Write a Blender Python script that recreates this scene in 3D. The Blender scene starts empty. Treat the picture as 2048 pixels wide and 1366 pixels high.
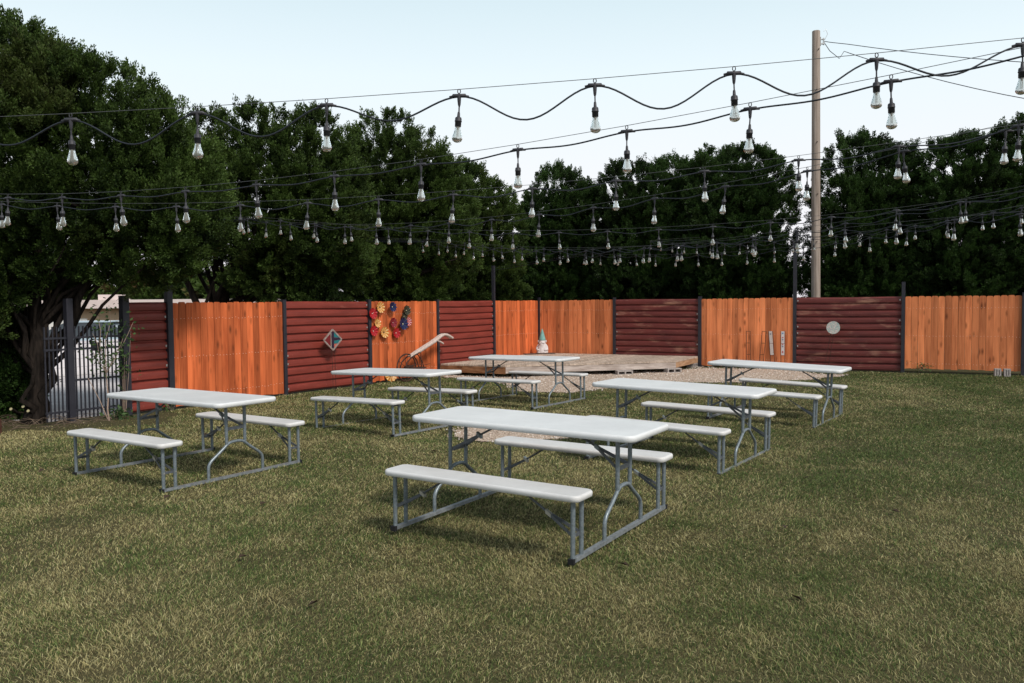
import bpy, math, random
import numpy as np
from mathutils import Matrix, Vector
R = math.radians
random.seed(7)
sc = bpy.context.scene
col = sc.collection

# ------------------------------------------------------------------ camera
cam_d = bpy.data.cameras.new("camera"); cam = bpy.data.objects.new("camera", cam_d); col.objects.link(cam)
cam_d.sensor_width = 36.0; cam_d.lens = 36.0*1645.8/2048; cam_d.clip_start = .05; cam_d.clip_end = 2000
cam.matrix_world = Matrix.Translation((0, 0, 1.629)) @ Matrix.Rotation(math.pi/2-.0468, 4, 'X') @ Matrix.Rotation(-.00957, 4, 'Z')
sc.camera = cam
# ------------------------------------------------------------------ sky, sun, exposure
SUN_EL, SUN_ROT = R(46), R(140)
w = bpy.data.worlds.new("World"); sc.world = w; w.use_nodes = True
nt = w.node_tree; nt.nodes.clear()
sky = nt.nodes.new('ShaderNodeTexSky'); sky.sky_type = 'NISHITA'; sky.sun_disc = False
sky.sun_elevation = SUN_EL; sky.sun_rotation = SUN_ROT
sky.air_density = 1.0; sky.dust_density = 4.0; sky.ozone_density = 1.0; sky.altitude = 0
hs = nt.nodes.new('ShaderNodeHueSaturation'); hs.inputs['Saturation'].default_value = .42
bg = nt.nodes.new('ShaderNodeBackground'); bg.inputs['Strength'].default_value = .12
wo = nt.nodes.new('ShaderNodeOutputWorld')
# veil added to brighten the Nishita sky: pale at the horizon, cyan higher up
tcw = nt.nodes.new('ShaderNodeTexCoord'); sx_ = nt.nodes.new('ShaderNodeSeparateXYZ'); nt.links.new(tcw.outputs['Generated'], sx_.inputs[0])
vr = nt.nodes.new('ShaderNodeValToRGB'); e_ = vr.color_ramp.elements; e_.new(.5); e_.new(.5); e_.new(.5)
for i_, (p_, c_) in enumerate(((0, (.86, .82, .85)), (.13, (.88, .89, .92)), (.26, (.78, .89, .94)), (.40, (.56, .73, .80)), (.62, (.24, .29, .33)))): e_[i_].position = p_; e_[i_].color = (*c_, 1)  # zenith, out of view, dimmed so the sun's shadows read deeper
nt.links.new(sx_.outputs['Z'], vr.inputs[0])
vm = nt.nodes.new('ShaderNodeVectorMath'); vm.operation = 'SCALE'; vm.inputs['Scale'].default_value = 7.6; nt.links.new(vr.outputs[0], vm.inputs[0])
mx = nt.nodes.new('ShaderNodeMix'); mx.data_type = 'RGBA'; mx.inputs['Factor'].default_value = .88
nt.links.new(sky.outputs[0], hs.inputs['Color']); nt.links.new(hs.outputs[0], mx.inputs['A']); nt.links.new(vm.outputs[0], mx.inputs['B']); nt.links.new(mx.outputs['Result'], bg.inputs['Color']); nt.links.new(bg.outputs[0], wo.inputs[0])
sd = bpy.data.lights.new("sun", 'SUN'); sd.energy = 2.5; sd.angle = R(11); sd.color = (1, .93, .84)
so = bpy.data.objects.new("sun", sd); col.objects.link(so)
sv = Vector((math.sin(SUN_ROT)*math.cos(SUN_EL), math.cos(SUN_ROT)*math.cos(SUN_EL), math.sin(SUN_EL)))
so.rotation_euler = sv.to_track_quat('Z', 'Y').to_euler()
sc.view_settings.view_transform = 'Standard'; sc.view_settings.look = 'None'
sc.view_settings.exposure = 0.34; sc.view_settings.gamma = 1
sc.cycles.max_bounces = 8; sc.cycles.transparent_max_bounces = 8; sc.cycles.caustics_refractive = False; sc.cycles.caustics_reflective = False

# ------------------------------------------------------------------ helpers
class MB:
    def __init__(s): s.v = []; s.f = []; s.sm = []; s.mi = []; s.c = []
    def add(s, V, F, smooth=False, mi=0, c=(1, 1, 1)):
        o = len(s.v); s.v += [tuple(p) for p in V]
        for f in F:
            s.f.append([i+o for i in f]); s.sm.append(smooth); s.mi.append(mi); s.c.append(c)
    def box(s, x0, x1, y0, y1, z0, z1, **k):
        V = [(x, y, z) for z in (z0, z1) for y in (y0, y1) for x in (x0, x1)]
        s.add(V, [(0, 2, 3, 1), (4, 5, 7, 6), (0, 1, 5, 4), (2, 6, 7, 3), (0, 4, 6, 2), (1, 3, 7, 5)], **k)
    def obox(s, c, ax, ay, az, **k):
        c = Vector(c); ax = Vector(ax); ay = Vector(ay); az = Vector(az)
        V = [c+ax*i+ay*j+az*l for l in (-1, 1) for j in (-1, 1) for i in (-1, 1)]
        s.add(V, [(0, 2, 3, 1), (4, 5, 7, 6), (0, 1, 5, 4), (2, 6, 7, 3), (0, 4, 6, 2), (1, 3, 7, 5)], **k)
    def tube(s, P, r, n=8, cap=True, smooth=True, flat=1.0, **k):
        P = [Vector(p) for p in P]; m = len(P); rs = r if hasattr(r, '__len__') else [r]*m
        V = []; up = None
        for i, p in enumerate(P):
            t = (P[min(i+1, m-1)]-P[max(i-1, 0)]).normalized()
            if up is None:
                up = Vector((0, 0, 1)) if abs(t.z) < .9 else Vector((1, 0, 0))
            a = t.cross(up).normalized(); b = a.cross(t).normalized(); up = b
            for j in range(n):
                q = 2*math.pi*j/n
                V.append(p+a*math.cos(q)*rs[i]+b*math.sin(q)*rs[i]*flat)
        F = [(i*n+j, i*n+(j+1) % n, (i+1)*n+(j+1) % n, (i+1)*n+j) for i in range(m-1) for j in range(n)]
        s.add(V, F, smooth=smooth, **k)
        if cap:
            s.add(V[:n], [tuple(range(n))[::-1]], **k); s.add(V[-n:], [tuple(range(n))], **k)
    def bar(s, a, b, w, t, **k):
        a = Vector(a); b = Vector(b); d = (b-a).normalized(); u = d.cross(Vector((0, 0, 1)))
        u = u.normalized() if u.length > 1e-4 else Vector((1, 0, 0)); v = u.cross(d)
        s.obox((a+b)/2, (b-a)/2, u*w/2, v*t/2, **k)
    def lathe(s, prof, n=16, c=(0, 0, 0), smooth=True, **k):
        V = [(c[0]+r*math.cos(2*math.pi*j/n), c[1]+r*math.sin(2*math.pi*j/n), c[2]+z) for r, z in prof for j in range(n)]
        F = [(i*n+j, i*n+(j+1) % n, (i+1)*n+(j+1) % n, (i+1)*n+j) for i in range(len(prof)-1) for j in range(n)]
        s.add(V, F, smooth=smooth, **k)
    def prism(s, poly, z0, z1, **k):
        n = len(poly)
        V = [(x, y, z0) for x, y in poly]+[(x, y, z1) for x, y in poly]
        s.add(V, [tuple(range(n))[::-1], tuple(range(n, 2*n))]+[(i, (i+1) % n, n+(i+1) % n, n+i) for i in range(n)], **k)
    def mesh(s, name, mats):
        me = bpy.data.meshes.new(name); me.from_pydata(s.v, [], s.f)
        for m in (mats if isinstance(mats, (list, tuple)) else [mats]): me.materials.append(m)
        me.polygons.foreach_set('use_smooth', s.sm); me.polygons.foreach_set('material_index', s.mi)
        a = me.attributes.new('col', 'FLOAT_COLOR', 'FACE')
        a.data.foreach_set('color', np.array([(*c, 1) for c in s.c], 'f').ravel())
        me.update(); return me
    def build(s, name, mats, parent=None): return link(name, s.mesh(name, mats), parent)
def link(name, me, parent=None):
    o = bpy.data.objects.new(name, me); col.objects.link(o)
    if parent is not None: o.parent = parent
    return o
def tag(o, label=None, cat=None, group=None, kind=None):
    if label: o['label'] = label
    if cat: o['category'] = cat
    if group: o['group'] = group
    if kind: o['kind'] = kind
    return o
def empty(name, loc=(0, 0, 0), rz=0):
    o = bpy.data.objects.new(name, None); o.empty_display_size = .2; col.objects.link(o)
    o.location = loc; o.rotation_euler = (0, 0, rz); return o
def copy_tree(o, parent=None):
    c = o.copy(); col.objects.link(c); c.parent = parent
    for ch in list(o.children): copy_tree(ch, c)
    return c
def fast_mesh(name, V, F, mat, colr=None, smooth=False):
    me = bpy.data.meshes.new(name); V = np.asarray(V, 'f'); F = np.asarray(F, 'i')
    k = F.shape[1]; me.vertices.add(len(V)); me.vertices.foreach_set('co', V.ravel())
    me.loops.add(F.size); me.loops.foreach_set('vertex_index', F.ravel())
    me.polygons.add(len(F)); me.polygons.foreach_set('loop_start', np.arange(0, F.size, k, dtype='i'))
    me.polygons.foreach_set('loop_total', np.full(len(F), k, 'i'))
    me.polygons.foreach_set('use_smooth', np.full(len(F), smooth))
    if colr is not None:
        a = me.attributes.new('col', 'FLOAT_COLOR', 'POINT')
        a.data.foreach_set('color', np.concatenate([colr, np.ones((len(V), 1))], 1).astype('f').ravel())
    me.materials.append(mat); me.update(); return me
rng = np.random.default_rng(5)
_perm = rng.random((64, 64, 64))
def vnoise(P):
    P = np.asarray(P); i = np.floor(P).astype(int); f = P-i; f = f*f*(3-2*f); out = 0
    for a in (0, 1):
        for b in (0, 1):
            for c in (0, 1):
                wgt = (f[:, 0] if a else 1-f[:, 0])*(f[:, 1] if b else 1-f[:, 1])*(f[:, 2] if c else 1-f[:, 2])
                out = out+wgt*_perm[(i[:, 0]+a) % 64, (i[:, 1]+b) % 64, (i[:, 2]+c) % 64]
    return out
def n2(x, y, s, o=0): return vnoise(np.stack([np.asarray(x)*s+31.7, np.asarray(y)*s+17.3, np.full(np.shape(x), o+.5)], 1))

# ------------------------------------------------------------------ materials
def mat(name, base=(.5, .5, .5), rough=.6, metal=0, spec=.3):
    m = bpy.data.materials.new(name); m.use_nodes = True; b = m.node_tree.nodes['Principled BSDF']
    b.inputs['Base Color'].default_value = (*base, 1); b.inputs['Roughness'].default_value = rough
    b.inputs['Metallic'].default_value = metal; b.inputs['Specular IOR Level'].default_value = spec
    return m
def N(m, t, **k):
    n = m.node_tree.nodes.new(t)
    for a, v in k.items(): setattr(n, a, v)
    return n
def L(m, a, b): m.node_tree.links.new(a, b)
def noise_node(m, scale, mapping=(1, 1, 1), detail=4, rough=.55, coord='Object', extra=None):
    tc = N(m, 'ShaderNodeTexCoord'); mp = N(m, 'ShaderNodeMapping'); mp.inputs['Scale'].default_value = mapping
    L(m, tc.outputs[coord], mp.inputs[0])
    if extra is not None:
        ad = N(m, 'ShaderNodeVectorMath', operation='ADD'); L(m, mp.outputs[0], ad.inputs[0]); L(m, extra, ad.inputs[1]); src = ad.outputs[0]
    else: src = mp.outputs[0]
    no = N(m, 'ShaderNodeTexNoise'); no.inputs['Scale'].default_value = scale; no.inputs['Detail'].default_value = detail
    no.inputs['Roughness'].default_value = rough; L(m, src, no.inputs['Vector']); return no.outputs['Fac'], src
def ramp(m, fac, stops):
    r = N(m, 'ShaderNodeValToRGB'); e = r.color_ramp.elements
    while len(e) < len(stops): e.new(.5)
    for i, (p, c) in enumerate(stops): e[i].position = p; e[i].color = (*c, 1)
    L(m, fac, r.inputs[0]); return r.outputs['Color']
def mix(m, fac, a, b, mode='MIX'):
    x = N(m, 'ShaderNodeMix', data_type='RGBA', blend_type=mode)
    for s, v in ((x.inputs['Factor'], fac), (x.inputs['A'], a), (x.inputs['B'], b)):
        if isinstance(v, (int, float)): s.default_value = v
        elif isinstance(v, tuple): s.default_value = (*v, 1)
        else: L(m, v, s)
    return x.outputs['Result']
def bump(m, fac, strength=.3, dist=.01):
    b = N(m, 'ShaderNodeBump'); b.inputs['Strength'].default_value = strength; b.inputs['Distance'].default_value = dist
    L(m, fac, b.inputs['Height']); L(m, b.outputs[0], m.node_tree.nodes['Principled BSDF'].inputs['Normal'])
def setc(m, s): L(m, s, m.node_tree.nodes['Principled BSDF'].inputs['Base Color'])
def attr(m, name='col'):
    a = N(m, 'ShaderNodeAttribute'); a.attribute_name = name; return a.outputs['Color']
def noisy(name, base, dark, scale=8, rough=.6, metal=0, spec=.3, bmp=.1, mapping=(1, 1, 1), lo=.35, hi=.7):
    m = mat(name, base, rough, metal, spec); f, _ = noise_node(m, scale, mapping)
    setc(m, ramp(m, f, [(lo, dark), (hi, base)]))
    if bmp: bump(m, f, bmp)
    return m
def wood(name, a, b, knot=(.16, .04, .012)):
    # stained fence boards: colour per board from the attribute, grain along the board, knots
    m = mat(name, a, .7, 0, .2); at = attr(m)
    f, src = noise_node(m, 1.0, (28, 28, 1.6), 6, .6, extra=at)
    c = ramp(m, f, [(.3, b), (.62, a)])
    big, _ = noise_node(m, 1.0, (7, 7, .9), 3, .5, extra=at)
    c = mix(m, ramp(m, big, [(.42, (0, 0, 0)), (.66, (.75, .75, .75))]), c, tuple(x*1.35 for x in a))
    tc = N(m, 'ShaderNodeTexCoord'); mp = N(m, 'ShaderNodeMapping'); mp.inputs['Scale'].default_value = (7, 0, 2.6); L(m, tc.outputs['Object'], mp.inputs[0])
    ad = N(m, 'ShaderNodeVectorMath', operation='ADD'); L(m, mp.outputs[0], ad.inputs[0]); L(m, at, ad.inputs[1])
    vo = N(m, 'ShaderNodeTexVoronoi'); vo.inputs['Scale'].default_value = 1.0; L(m, ad.outputs[0], vo.inputs['Vector'])
    c = mix(m, ramp(m, vo.outputs['Distance'], [(.03, (.9, .9, .9)), (.25, (0, 0, 0))]), c, knot)
    sep = N(m, 'ShaderNodeSeparateColor'); L(m, at, sep.inputs[0])
    br = N(m, 'ShaderNodeMapRange'); br.inputs['From Min'].default_value = 0; br.inputs['From Max'].default_value = 20
    br.inputs['To Min'].default_value = .62; br.inputs['To Max'].default_value = 1.22; L(m, sep.outputs[0], br.inputs[0])
    cc = N(m, 'ShaderNodeCombineColor'); [L(m, br.outputs[0], cc.inputs[i]) for i in range(3)]
    c = mix(m, 1.0, c, cc.outputs[0], 'MULTIPLY'); setc(m, c); bump(m, f, .25, .004); return m
def paint_metal(name, a, b, wear, amt):
    m = mat(name, a, .5, 0, .35); f, _ = noise_node(m, 1, (1.3, 1.3, 9), 5, .6)
    c = ramp(m, f, [(.3, b), (.65, a)])
    g, _ = noise_node(m, 1, (1.1, 1, 5.5), 6, .65)
    c = mix(m, ramp(m, g, [(amt, (0, 0, 0)), (amt+.16, (.8, .8, .8))]), c, wear)
    h, _ = noise_node(m, 55, (1, 1, .25), 2, .5)
    c = mix(m, ramp(m, h, [(.7, (0, 0, 0)), (.78, (.5, .5, .5))]), c, wear); setc(m, c); bump(m, f, .15, .01); return m
M = {}
def plastic(name, a, b):
    m = mat(name, a, .45, 0, .38); f, _ = noise_node(m, 2.2, (1, 1, 1), 6, .65); c = ramp(m, f, [(.32, b), (.6, a)])
    g, _ = noise_node(m, 9, (1, 3.5, 1), 5, .7); c = mix(m, ramp(m, g, [(.62, (0, 0, 0)), (.80, (.35, .35, .35))]), c, (.52, .49, .45)); setc(m, c)
    h, _ = noise_node(m, 260, (1, 1, 1), 2); bump(m, h, .12, .002); return m
M['plastic'] = plastic('white_plastic', (.71, .725, .74), (.62, .635, .65)); M['bench_plastic'] = plastic('bench_plastic', (.68, .68, .685), (.57, .565, .565))
M['leg'] = noisy('grey_hammered_steel', (.24, .285, .315), (.15, .18, .205), 60, .38, .35, .5, .12)
M['brace'] = noisy('dark_grey_steel', (.15, .165, .185), (.085, .095, .11), 40, .45, .35, .4, .1)
M['zinc'] = mat('zinc', (.55, .55, .55), .35, .8)
M['rail'] = noisy('rail_steel', (.29, .315, .335), (.17, .185, .2), 30, .45, .3, .4, .1)
M['black_rubber'] = mat('black_rubber', (.012, .012, .014), .7)
M['post'] = noisy('black_post_paint', (.026, .026, .036), (.018, .018, .026), 6, .5, 0, .4, .05)
M['wood_l'] = wood('orange_stained_cedar', (.54, .128, .042), (.34, .066, .019))
M['wood_r'] = wood('paler_stained_cedar', (.66, .215, .085), (.44, .115, .040))  # paler, less saturated base than the left fence boards
M['nail'] = mat('nail_heads', (.75, .6, .5), .4, .2)
M['rail_wood'] = noisy('backer_wood', (.25, .09, .03), (.15, .05, .02), 10, .8)
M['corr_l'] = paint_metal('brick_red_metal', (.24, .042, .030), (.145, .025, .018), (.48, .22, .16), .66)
M['corr_r'] = paint_metal('shaded_brick_red_metal', (.16, .034, .029), (.09, .02, .02), (.42, .22, .15), .54)  # left panels' red with the back fence's shade put into the colour, plus wear
M['galv'] = mat('bare_metal', (.5, .48, .46), .4, .6)
m = mat('weathered_deck', (.4, .33, .27), .85, 0, .15); at = attr(m); f, _ = noise_node(m, 1, (40, 2, 10), 5, .6, extra=at)
c = mix(m, 1.0, ramp(m, f, [(.3, (.30, .235, .19)), (.65, (.54, .45, .38))]), at, 'MULTIPLY'); setc(m, c); bump(m, f, .3, .004); M['deck'] = m
M['fascia_pale'] = noisy('bleached_fascia', (.56, .49, .45), (.30, .24, .21), 3, .85, 0, .15, .2, (1, 1, 6))
M['fascia_tan'] = noisy('tan_fascia', (.46, .30, .19), (.28, .16, .09), 4, .85, 0, .15, .2, (1, 1, 6))
M['fascia_brown'] = noisy('brown_fascia', (.36, .19, .10), (.17, .075, .035), 4, .85, 0, .15, .2, (1, 1, 6))
M['block'] = noisy('grey_concrete', (.42, .38, .36), (.28, .25, .24), 25, .9, 0, .1, .4)
M['bark'] = noisy('dark_bark', (.030, .023, .019), (.010, .008, .007), 6, .9, 0, .1, .8, (5, 5, 1))
M['pole'] = noisy('weathered_pole', (.40, .335, .29), (.23, .185, .155), 1, .85, 0, .1, .35, (24, 24, 1.2))
M['cable'] = mat('black_cable', (.022, .027, .036), .5)
M['wire'] = mat('steel_wire', (.10, .105, .11), .4, .3)
M['socket'] = mat('black_socket', (.042, .042, .050), .5)
def leafmat(name, dark, light, tr=.22):
    m = mat(name, light, .62, 0, .22); at = attr(m); sep = N(m, 'ShaderNodeSeparateColor'); L(m, at, sep.inputs[0])
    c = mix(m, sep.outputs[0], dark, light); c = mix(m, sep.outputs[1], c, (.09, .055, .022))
    setc(m, c)
    t = N(m, 'ShaderNodeBsdfTranslucent'); L(m, c, t.inputs['Color']); ms = N(m, 'ShaderNodeMixShader'); ms.inputs[0].default_value = tr
    nt = m.node_tree; L(m, nt.nodes['Principled BSDF'].outputs[0], ms.inputs[1]); L(m, t.outputs[0], ms.inputs[2]); L(m, ms.outputs[0], nt.nodes['Material Output'].inputs[0])
    return m
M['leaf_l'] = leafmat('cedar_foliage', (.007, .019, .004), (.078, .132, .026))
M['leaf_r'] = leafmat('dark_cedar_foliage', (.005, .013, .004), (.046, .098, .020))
M['leaf_b'] = leafmat('broad_leaf', (.03, .06, .02), (.10, .17, .06))
m = mat('grass_blades', (.1, .1, .04), .6, 0, .25); c = attr(m); setc(m, c)
t = N(m, 'ShaderNodeBsdfTranslucent'); L(m, c, t.inputs['Color']); ms = N(m, 'ShaderNodeMixShader'); ms.inputs[0].default_value = .3
L(m, m.node_tree.nodes['Principled BSDF'].outputs[0], ms.inputs[1]); L(m, t.outputs[0], ms.inputs[2]); L(m, ms.outputs[0], m.node_tree.nodes['Material Output'].inputs[0]); M['grass'] = m
m = mat('lawn_soil', (.1, .08, .04), .95, 0, .1); f, _ = noise_node(m, 1.2, (1, 1, 1), 8, .7); f2, _ = noise_node(m, 40, (1, 1, 1), 4, .6)
c = mix(m, .5, ramp(m, f, [(.35, (.035, .040, .016)), (.65, (.075, .068, .032))]), ramp(m, f2, [(.3, (.03, .025, .014)), (.7, (.14, .12, .06))])); setc(m, c); bump(m, f2, .5, .02); M['soil'] = m
m = mat('pale_gravel', (.5, .4, .33), .9, 0, .15); tc = N(m, 'ShaderNodeTexCoord'); vo = N(m, 'ShaderNodeTexVoronoi'); vo.inputs['Scale'].default_value = 42; L(m, tc.outputs['Object'], vo.inputs['Vector'])
sp = N(m, 'ShaderNodeSeparateColor'); L(m, vo.outputs['Color'], sp.inputs[0])
c = mix(m, ramp(m, vo.outputs['Distance'], [(.25, (0, 0, 0)), (.75, (.8, .8, .8))]), ramp(m, sp.outputs[0], [(0, (.44, .32, .25)), (.5, (.62, .49, .40)), (1, (.74, .63, .55))]), (.16, .12, .08)); setc(m, c); bump(m, vo.outputs['Distance'], -.6, .02); M['gravel'] = m
m = mat('pebbles', (.5, .4, .33), .85, 0, .2); setc(m, attr(m)); M['pebble'] = m

# ------------------------------------------------------------------ the yard's frame: two fence lines meeting at the corner
FA = Vector((-5.77, 12.22, 0)); dL = Vector((.53795, .84298, 0)); nL = Vector((.84298, -.53795, 0))
FC = Vector((.72, 22.39, 0)); dR = Vector((.88463, -.46630, 0)); nR = Vector((-.46630, -.88463, 0))
def PL(s, off=0, z=0): return FA+dL*s+nL*off+Vector((0, 0, z))
def PR(s, off=0, z=0): return FC+dR*s+nR*off+Vector((0, 0, z))
aL = math.atan2(dL.y, dL.x); aR = math.atan2(dR.y, dR.x)
def ground_z(x, y):
    # outside the left fence the land falls away towards the street
    d = -((np.asarray(x)-FA.x)*nL.x+(np.asarray(y)-FA.y)*nL.y)
    t = np.clip((d-9)/14, 0, 1); return -1.3*t*t*(3-2*t)

# ------------------------------------------------------------------ ground
g = np.sinh(np.linspace(-6.0, 6.0, 161))*3.0; gx, gy = np.meshgrid(g, g+8); X = gx.ravel(); Y = gy.ravel()
gv = np.stack([X, Y, ground_z(X, Y)], 1); n = len(g)
ii, jj = np.meshgrid(np.arange(n-1), np.arange(n-1)); a = (jj*n+ii).ravel()
ground = link('ground', fast_mesh('ground', gv, np.stack([a, a+1, a+n+1, a+n], 1), M['soil'], smooth=True)); tag(ground, kind='structure')

GP = np.array([(-1.7, 18.55), (-1.0, 18.0), (-.35, 17.0), (.1, 15.9), (.35, 15.0), (.95, 14.6), (1.55, 15.1), (2.0, 16.0), (3.2, 16.5), (5.0, 16.3), (6.2, 17.1), (6.9, 17.7), (6.5, 18.9), (4.5, 20.1), (3.7, 19.2), (-.1, 18.4)])
def gravel_mask(x, y):
    x = np.asarray(x, float); y = np.asarray(y, float); inside = np.zeros(x.shape, bool); dmin = np.full(x.shape, 9.)
    for (x0, y0), (x1, y1) in zip(GP, np.roll(GP, -1, 0)):
        cr = ((y0 > y) != (y1 > y)) & (x < (x1-x0)*(y-y0)/(y1-y0+1e-12)+x0); inside ^= cr
        t = np.clip(((x-x0)*(x1-x0)+(y-y0)*(y1-y0))/((x1-x0)**2+(y1-y0)**2), 0, 1)
        dmin = np.minimum(dmin, np.hypot(x-x0-t*(x1-x0), y-y0-t*(y1-y0)))
    sd = np.where(inside, dmin, -dmin)
    for cx, cy, r in ((.02, 10.35, .62), (.75, 10.7, .35)):
        sd = np.maximum(sd, r-np.hypot(x-cx, (y-cy)*.8))
    return sd+(n2(x, y, 1.7)-.5)*.7+(n2(x, y, 6, 3)-.5)*.35
gx, gy = np.meshgrid(np.arange(-3, 9, .06), np.arange(9, 21, .06)); gm = gravel_mask(gx.ravel(), gy.ravel()).reshape(gx.shape)
keep = (gm[:-1, :-1] > 0); jj, ii = np.nonzero(keep); W = gx.shape[1]; a = jj*W+ii
V = np.stack([gx.ravel(), gy.ravel(), np.full(gx.size, .005)+.012*n2(gx.ravel(), gy.ravel(), 9, 5)*np.clip(gm.ravel()*5, 0, 1)], 1)
F = np.stack([a, a+1, a+W+1, a+W], 1); u, inv = np.unique(F, return_inverse=True)
tag(link('gravel_patch', fast_mesh('gravel_patch', V[u], inv.reshape(F.shape), M['gravel'], smooth=True)), kind='structure')
# loose stones over the gravel and its edges
k = 26000; px = rng.uniform(-3, 9, k); py = rng.uniform(9, 20.5, k); pm = gravel_mask(px, py); ok = pm > -.12; px, py = px[ok], py[ok]; k = len(px)
oc = np.array([(1, 0, 0), (-1, 0, 0), (0, 1, 0), (0, -1, 0), (0, 0, 1), (0, 0, -1)], float); of = np.array([(0, 2, 4), (2, 1, 4), (1, 3, 4), (3, 0, 4), (2, 0, 5), (1, 2, 5), (3, 1, 5), (0, 3, 5)])
sz = rng.uniform(.006, .018, (k, 1, 1))*rng.uniform(.6, 1.3, (k, 1, 3)); th = rng.uniform(0, 6.28, k); v = oc[None]*sz
vx = v[..., 0]*np.cos(th)[:, None]-v[..., 1]*np.sin(th)[:, None]; vy = v[..., 0]*np.sin(th)[:, None]+v[..., 1]*np.cos(th)[:, None]
v = np.stack([vx+px[:, None], vy+py[:, None], v[..., 2]+.014], -1)
pc = (np.array([(.38, .29, .24), (.57, .47, .40), (.68, .61, .56)])[rng.integers(0, 3, k)]*rng.uniform(.75, 1.1, (k, 1)))
tag(link('gravel_stones', fast_mesh('gravel_stones', v.reshape(-1, 3), (of[None]+6*np.arange(k)[:, None, None]).reshape(-1, 3), M['pebble'], np.repeat(pc, 6, 0))), 'loose pale gravel stones scattered in front of the wooden deck', 'gravel', kind='stuff')

# ------------------------------------------------------------------ grass (one object, blade by blade)
def make_grass():
    PX = []; PY = []; D = []
    edges = [2.6, 3.6, 5, 6.5, 8, 10, 12, 14, 16, 18, 20.5]
    for y0, y1 in zip(edges, edges[1:]):
        ym = (y0+y1)/2; dens = min(15500, 15500*(4.4/ym)**1.62); xw = .68*y1+1.2; k = int(dens*2*xw*(y1-y0))
        PX.append(rng.uniform(-xw, xw, k)); PY.append(rng.uniform(y0, y1, k)); D.append(np.full(k, ym))
    x = np.concatenate(PX); y = np.concatenate(PY); d = np.concatenate(D)
    inL = (x-FA.x)*nL.x+(y-FA.y)*nL.y; inR = (x-FC.x)*nR.x+(y-FC.y)*nR.y
    gmk = gravel_mask(x, y); thin = n2(x, y, 2.2, 9)
    ok = (inL > .02) & (inR > .02) & (gmk < rng.uniform(-.25, .12, len(x))) & (thin > rng.uniform(-.2, .6, len(x))*np.clip((.62-n2(x, y, .6, 12))*4, 0, 1))
    bed = np.hypot((x+6.7)/1.9, (y-11.9)/1.15) < 1+.3*(n2(x, y, 2, 4)-.5)            # bare earth round the big trunk
    ok &= ~(bed & (rng.random(len(x)) < .93))
    x, y, d = x[ok], y[ok], d[ok]; k = len(x)
    # colour: dry straw to green in patches, greener and darker to the right
    big = n2(x, y, .33, 1)*.6+n2(x, y, .9, 2)*.4; fine = n2(x, y, 3.5, 3)
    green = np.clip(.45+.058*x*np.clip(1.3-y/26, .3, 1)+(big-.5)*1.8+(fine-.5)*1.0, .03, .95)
    isg = rng.random(k) < green
    straw = np.array([(.46, .41, .20), (.34, .292, .135), (.57, .52, .285), (.15, .115, .055)])[rng.choice(4, k, p=[.36, .3, .14, .2])]
    grn = np.array([(.085, .14, .036), (.14, .19, .055), (.03, .075, .018), (.22, .26, .09)])[rng.choice(4, k, p=[.3, .3, .2, .2])]
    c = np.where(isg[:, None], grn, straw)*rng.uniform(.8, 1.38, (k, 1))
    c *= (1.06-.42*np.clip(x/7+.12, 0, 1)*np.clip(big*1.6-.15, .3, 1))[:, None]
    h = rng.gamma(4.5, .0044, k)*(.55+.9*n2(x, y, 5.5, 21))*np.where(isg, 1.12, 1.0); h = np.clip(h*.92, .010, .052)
    wd = rng.uniform(.0009, .0019, k)*np.clip(d/4.4, .85, 4.2); th = rng.uniform(0, 6.28, k); lean = rng.uniform(.3, 1.6, k); la = rng.uniform(0, 6.28, k)
    # wind-combed bias in patches
    pa = n2(x, y, .7, 7)*12.6; lx = np.cos(la)*.85+np.cos(pa)*.25; ly = np.sin(la)*.85+np.sin(pa)*.25
    sx, sy = np.cos(th)*wd, np.sin(th)*wd
    z0 = np.zeros(k)
    def pt(t, ww):
        o = h*lean*t**1.6; zz = h*(t-.28*lean*t*t)
        cx, cy = x+lx*o, y+ly*o
        return np.stack([cx-sx*ww, cy-sy*ww, zz], 1), np.stack([cx+sx*ww, cy+sy*ww, zz], 1)
    a0, a1 = pt(0, 1); b0, b1 = pt(.55, .8); c0, c1 = pt(1, .12)
    V = np.stack([a0, a1, b0, b1, c0, c1], 1).reshape(-1, 3); o = 6*np.arange(k)[:, None]
    F = np.concatenate([o+np.array([[0, 1, 3, 2]]), o+np.array([[2, 3, 5, 4]])], 0)
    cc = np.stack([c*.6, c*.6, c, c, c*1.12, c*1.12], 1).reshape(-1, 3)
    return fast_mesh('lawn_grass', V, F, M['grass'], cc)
tag(link('lawn_grass', make_grass()), 'short patchy lawn grass mixing dry straw and green blades', 'grass', kind='stuff')

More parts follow.
